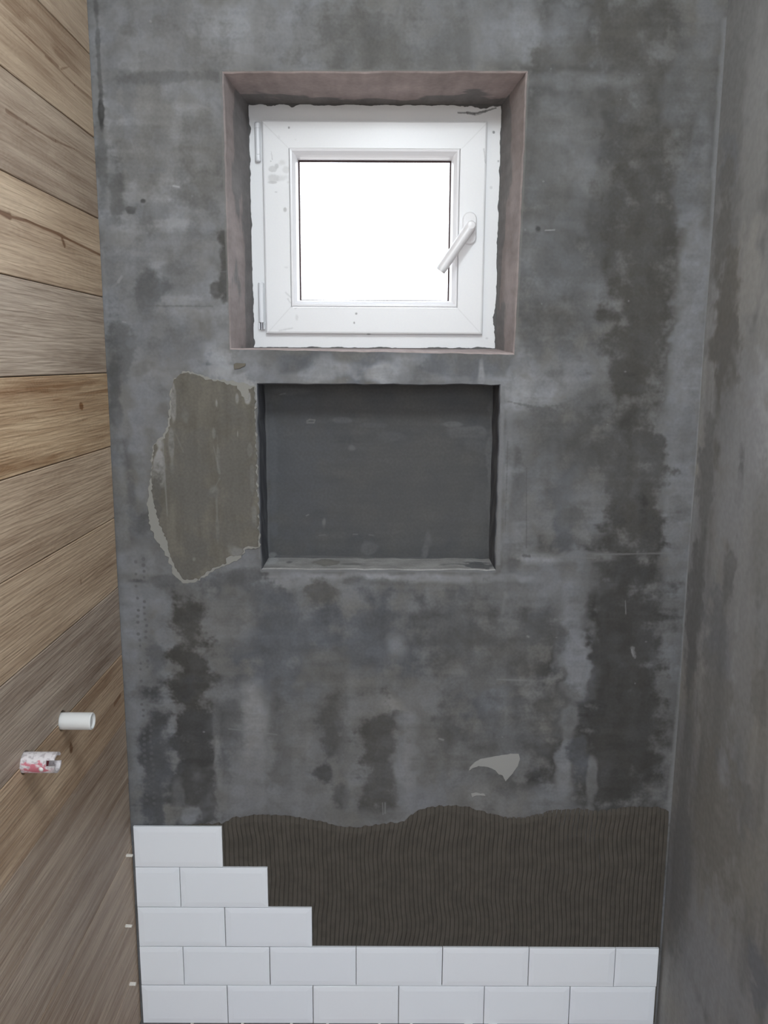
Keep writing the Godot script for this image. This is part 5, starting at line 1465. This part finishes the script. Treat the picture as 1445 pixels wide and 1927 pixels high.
func wedge(called: String, parent: Node, m: Material, lo: Vector3, hi: Vector3, axis: int, thin: float) -> MeshInstance3D:
	# box tapering to «thin» of its height along +axis
	var st := begin()
	var v: Array = []
	for i in 8:
		var p := Vector3(hi.x if i & 1 else lo.x, hi.y if i & 2 else lo.y, hi.z if i & 4 else lo.z)
		var f := (p[axis] - lo[axis]) / (hi[axis] - lo[axis])
		p.y = lo.y + (p.y - lo.y) * lerpf(1.0, thin, f)
		v.append(p)
	var c := (lo + hi) * 0.5
	for f in [[0, 1, 3, 2], [4, 5, 7, 6], [0, 1, 5, 4], [2, 3, 7, 6], [0, 2, 6, 4], [1, 3, 7, 5]]:
		var mid: Vector3 = (v[f[0]] + v[f[1]] + v[f[2]] + v[f[3]]) / 4.0
		quad(st, v[f[0]], v[f[1]], v[f[2]], v[f[3]], mid - c)
	return obj(called, st, m, parent)

func build_spacers() -> void:
	var spots := [[0.4585, 0.046, "highest of three white plastic spacers in the plank joints beside the tiles"], [0.3071, 0.078, "middle of three white plastic spacers in the plank joints beside the tiles"], [0.1557, 0.072, "lowest of three white plastic spacers in the plank joints beside the tiles"]]
	for k in 3:
		var s: Array = spots[k]
		var o := wedge("tile_spacer", self, mats.spacer, Vector3(-0.0095, -0.0012, -0.003), Vector3(0.0135, 0.0036, 0.003), 0, 0.55 if k < 2 else 0.95)
		o.position = Vector3(X_LEFT, s[0] - 0.001, s[1])
		tag(o, s[2], "spacer", "spacers in the plank joints")
	var xs := [0.1148, 0.2343, 0.3501, 0.4357, 0.5590, 0.6345, 0.7700, 0.8280, 0.9933]
	var words := ["first", "second", "third", "fourth", "fifth", "sixth", "seventh", "eighth", "ninth"]
	for k in xs.size():
		var wd: float = 0.003 if k < 6 or k == 8 else 0.010
		var o := wedge("tile_wedge", self, mats.spacer, Vector3(-wd, 0.0, 0.002), Vector3(wd, 0.0118, 0.020), 2, 0.9)
		o.position = Vector3(xs[k], FLOOR_Y, 0.0)
		tag(o, "white plastic wedge under the lowest tile row, %s from the plank wall" % words[k], "wedge", "wedges under the lowest tile row")

func build_lamp(at: Vector3, size: float) -> void:
	# opal globe on a short ceiling rose
	var t := Node3D.new()
	t.name = "ceiling_lamp"
	add_child(t)
	t.position = at
	tag(t, "round opal ceiling lamp above the viewer", "lamp")
	var st := begin()
	lathe(st, Vector3.ZERO, Vector3.DOWN, Vector3.RIGHT, [Vector2(0, 0), Vector2(0, 0.055), Vector2(0.02, 0.055), Vector2(0.028, 0.04), Vector2(0.06, 0.035), Vector2(0.06, 0.0)], 32)
	obj("lamp_base", st, mats.pvc_plain, t)
	st = begin()
	var prof: Array = []
	var c := 0.06 + size * 0.9
	for i in 17: prof.append(Vector2(c - size * cos(PI * i / 16.0), size * sin(PI * i / 16.0)))
	lathe(st, Vector3.ZERO, Vector3.DOWN, Vector3.RIGHT, prof, 32)
	obj("lamp_globe", st, mats.lamp, t)
	var l := OmniLight3D.new()
	l.name = "lamp_light"
	l.light_energy = LAMP_ENERGY
	l.light_color = LAMP_COLOR
	l.light_size = size * 0.9
	l.omni_range = 8.0
	l.omni_attenuation = 2.0
	l.shadow_enabled = true
	l.position = Vector3(0, -c, 0)
	t.add_child(l)

func make_materials() -> void:
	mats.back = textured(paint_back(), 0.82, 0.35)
	mats.right = textured(paint_right(), 0.82, 0.35, true)
	mats.reveal = textured(paint_reveal(), 0.9, 0.3)
	var nt := NoiseTexture2D.new()
	nt.width = 512; nt.height = 512
	nt.seamless = true
	var fn := FastNoiseLite.new()
	fn.seed = 6; fn.frequency = 0.012; fn.fractal_octaves = 5
	nt.noise = fn
	mats.lip = plain(col(0.125, 0.122, 0.12), 0.9, 0.3)
	mats.niche = textured(paint_niche(), 0.7, 0.4)
	var side := nt.duplicate()
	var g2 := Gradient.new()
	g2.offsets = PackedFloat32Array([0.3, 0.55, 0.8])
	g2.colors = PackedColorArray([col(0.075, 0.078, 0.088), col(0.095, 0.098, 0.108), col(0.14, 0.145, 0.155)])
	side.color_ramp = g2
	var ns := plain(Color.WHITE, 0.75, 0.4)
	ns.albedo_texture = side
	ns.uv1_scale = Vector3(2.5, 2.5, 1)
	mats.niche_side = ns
	mats.ledge = textured(paint_ledge(), 0.8, 0.4)
	mats.patch = textured(paint_patch(), 0.92, 0.25)
	mats.rim = plain(col(0.255, 0.25, 0.228), 0.9, 0.3)
	mats.scar = plain(col(0.285, 0.28, 0.265), 0.9, 0.3)
	mats.brown_spot = plain(col(0.145, 0.132, 0.108), 0.9, 0.3)
	var mo := plain(Color.WHITE, 0.95, 0.2)
	var mt := nt.duplicate()
	var g3 := Gradient.new()
	g3.offsets = PackedFloat32Array([0.25, 0.75])
	g3.colors = PackedColorArray([col(0.072, 0.064, 0.054), col(0.088, 0.078, 0.065)])
	mt.color_ramp = g3
	mo.albedo_texture = mt
	mo.uv1_triplanar = true
	mo.uv1_scale = Vector3(4, 4, 4)
	mats.mortar = mo
	mats.tiles = []
	for c in [col(0.785, 0.81, 0.835), col(0.79, 0.81, 0.832), col(0.78, 0.805, 0.835)]:
		mats.tiles.append(plain(c, 0.32, 0.5))
	mats.grout = plain(col(0.09, 0.08, 0.07), 0.9, 0.3)
	mats.floor = plain(col(0.16, 0.09, 0.07), 0.8, 0.4)
	mats.ceiling = plain(col(0.80, 0.80, 0.80), 0.9, 0.3)
	mats.front = plain(col(0.5, 0.5, 0.5), 0.9, 0.3)
	mats.pvc = textured(paint_window(), 0.35, 0.5)
	mats.pvc_plain = plain(col(0.84, 0.85, 0.87), 0.3, 0.5)
	mats.bead = plain(col(0.82, 0.81, 0.82), 0.3, 0.5)
	mats.handle = plain(col(0.84, 0.83, 0.835), 0.3, 0.5)
	mats.gasket = plain(col(0.06, 0.035, 0.035), 0.7, 0.4)
	var gm := plain(Color(1, 1, 1, 0.03), 0.0, 0.5)
	gm.transparency = BaseMaterial3D.TRANSPARENCY_ALPHA
	mats.glass = gm
	var sm := plain(col(0.5, 0.5, 0.52), 0.3, 0.5)
	sm.metallic = 1.0
	mats.steel = sm
	mats.spacer = plain(col(0.78, 0.75, 0.68), 0.5, 0.5)
	mats.pipe_white = plain(col(0.66, 0.66, 0.64), 0.55, 0.4)
	mats.pipe_red = plain(col(0.30, 0.045, 0.06), 0.6, 0.4)
	var pp := plain(Color.WHITE, 0.7, 0.4)
	pp.albedo_texture = ImageTexture.create_from_image(paint_pink())
	mats.pipe_pink = pp
	var lm := plain(Color.WHITE, 0.5, 0.5)
	lm.emission_enabled = true
	lm.emission = LAMP_COLOR
	lm.emission_energy_multiplier = 2.0
	mats.lamp = lm
	mats.planks = []
	for r in PLANK_LOOKS.size():
		var m := textured(paint_plank(512, 160, r, PLANK_LOOKS[r]), 0.55, 0.4, true)
		var hm := NoiseTexture2D.new()
		mats.planks.append(m)
	var hn := FastNoiseLite.new()
	hn.seed = 88; hn.frequency = 0.09; hn.fractal_octaves = 3
	var him := hn.get_image(64, 256, false, false, true)
	him.resize(768, 256, Image.INTERPOLATE_CUBIC)
	him.convert(Image.FORMAT_RGBA8)
	him.bump_map_to_normal_map(4.0)
	var ht := ImageTexture.create_from_image(him)
	for m in mats.planks:
		m.normal_enabled = true
		m.normal_texture = ht
		m.normal_scale = 0.5

# plaster of the reveal, unrolled: u once round the opening from its lower left corner, v into the wall.
# A pinkish coat, over it ragged grey skim with the frame's shade painted in.
func paint_reveal() -> Image:
	var w := 1120; var h := 102
	var mid := noise_bytes(w, h, 201, 0.02, 4)
	var rag := noise_bytes(w, h, 202, 0.012, 5, 2, 1)
	var fine := noise_bytes(w, h, 203, 0.15, 3)
	var trow := noise_bytes(w, h, 204, 0.06, 4, 1, 6)
	var by := PackedByteArray()
	by.resize(w * h * 3)
	var pink := Color(0.375, 0.315, 0.30); var grey := Color(0.185, 0.180, 0.178); var jamb := Color(0.285, 0.245, 0.236)  # jamb is the pink coat toned darker, evening out the light there
	var ends := [0.588, 1.122, 1.710, 2.244]
	for y in h:
		for x in w:
			var i := y * w + x
			var u := x * 2.244 / w
			var v := y * 0.203 / h
			var side := 0
			while side < 3 and u > ends[side]: side += 1
			var reach: float = [0.004, 0.085, 0.060, 0.110][side]      # how far skim and painted shade come out from the frame
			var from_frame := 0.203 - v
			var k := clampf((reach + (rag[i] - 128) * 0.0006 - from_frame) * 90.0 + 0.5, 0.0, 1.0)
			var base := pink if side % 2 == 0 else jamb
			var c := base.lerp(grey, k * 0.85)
			var t := 1.0 + (mid[i] - 128) * 0.0011 + (fine[i] - 128) * 0.0006 + (trow[i] - 128) * 0.0009
			by[i * 3] = lut[clampi(int(c.r * t * 1023.0), 0, 1023)]
			by[i * 3 + 1] = lut[clampi(int(c.g * t * 1023.0), 0, 1023)]
			by[i * 3 + 2] = lut[clampi(int(c.b * t * 1023.0), 0, 1023)]
	return Image.create_from_data(w, h, false, Image.FORMAT_RGB8, by)

func paint_ledge() -> Image:
	var p := new_paint(420, 84, Vector2(0.0, 0.0), 815.0, 101)
	var mid := noise_bytes(420, 84, 102, 0.02, 4)
	for i in p.w * p.h:
		p.tone[i] = 1.0 + (mid[i] - 128) * 0.0016 + (p.streak[i] - 128) * 0.001
		p.warm[i] = 0.35
	# v runs from the front (top of the picture) to the back
	p.blob([0.060, 0.045, 0.008, 0.014, 0.5, 0.0, 0.9, 0.3, 0.6])
	p.blob([0.145, 0.050, 0.030, 0.030, 0.55, 0.9, 0.9, 0.15, 0.4])
	p.blob([0.145, 0.050, 0.022, 0.018, 0.72, 1.0, 0.9, 0.3, 0.6])
	p.blob([0.192, 0.060, 0.022, 0.008, 0.5, 0.3, 0.8, 0.4, 0.6])
	p.blob([0.480, 0.055, 0.036, 0.034, 0.42, -0.2, 0.95, 0.2, 0.6])
	p.blob([0.440, 0.060, 0.030, 0.010, 0.5, 0.0, 0.7, 0.4, 0.7])
	p.blob([0.022, 0.03, 0.010, 0.03, 1.35, 0.0, 0.8, 0.3, 0.6])
	return bake(p, 0.30, 0.10)

func paint_pink() -> Image:
	var im := Image.create(192, 64, false, Image.FORMAT_RGB8)
	var a := FastNoiseLite.new()
	a.seed = 3; a.frequency = 0.045; a.fractal_octaves = 4
	var white := Color(0.62, 0.58, 0.58); var pink := Color(0.50, 0.085, 0.13); var grey := Color(0.34, 0.30, 0.31)
	for y in 64:
		for x in 192:
			var k := float(x) / 192.0
			var n := a.get_noise_2d(x, y * 1.3)
			# bare pink where the paint has worn, on the side towards the viewer
			var d := Vector2((k - 0.29) / 0.12, (y / 64.0 - 0.5) / 0.36).length()
			var f := clampf((1.05 - d + n * 1.3) * 2.2, 0.0, 1.0)
			var c := white.lerp(pink, f * 0.85)
			c = c.lerp(grey, clampf((a.get_noise_2d(x + 300, y * 2.0) - 0.12) * 4.0, 0.0, 0.7) * (1.0 - f))
			im.set_pixel(x, y, Color(c.r, c.g, c.b).linear_to_srgb())
	return im

func _ready() -> void:
	# camera
	var cam := Camera3D.new()
	cam.name = "camera"
	cam.fov = CAM_FOV
	cam.near = 0.05
	cam.far = 100.0
	cam.position = CAM_POS
	cam.rotation = CAM_ROT
	add_child(cam)
	cam.current = true
	# overcast sky behind the window
	var sky := ProceduralSkyMaterial.new()
	sky.sky_top_color = Color(0.92, 0.955, 1.0)
	sky.sky_horizon_color = Color(0.97, 0.985, 1.0)
	sky.sky_energy_multiplier = SKY_ENERGY
	sky.ground_energy_multiplier = SKY_ENERGY
	sky.ground_bottom_color = Color(0.56, 0.56, 0.56)
	sky.ground_horizon_color = Color(0.74, 0.75, 0.76)
	sky.sun_angle_max = 0.0
	var e := Environment.new()
	e.background_mode = Environment.BG_SKY
	e.sky = Sky.new()
	e.sky.sky_material = sky
	e.tonemap_mode = Environment.TONE_MAPPER_LINEAR
	e.tonemap_exposure = EXPOSURE
	e.sdfgi_enabled = true
	e.ssao_enabled = true
	e.ssil_enabled = true
	var we := WorldEnvironment.new()
	we.name = "environment"
	we.environment = e
	add_child(we)
	lut.resize(1024)
	for i in 1024:
		var v := i / 1023.0
		lut[i] = clampi(int(Color(v, v, v).linear_to_srgb().r * 255.0 + 0.5), 0, 255)
	make_materials()
	build_lamp(LAMP_POS, LAMP_SIZE)
	# setting
	var wall := build_back_wall()
	build_left_wall()
	build_right_wall()
	build_shell()
	build_window()
	# on the wall
	build_mortar(wall)
	build_tiles(wall)
	build_patches(wall)
	build_pipes()
	build_spacers()
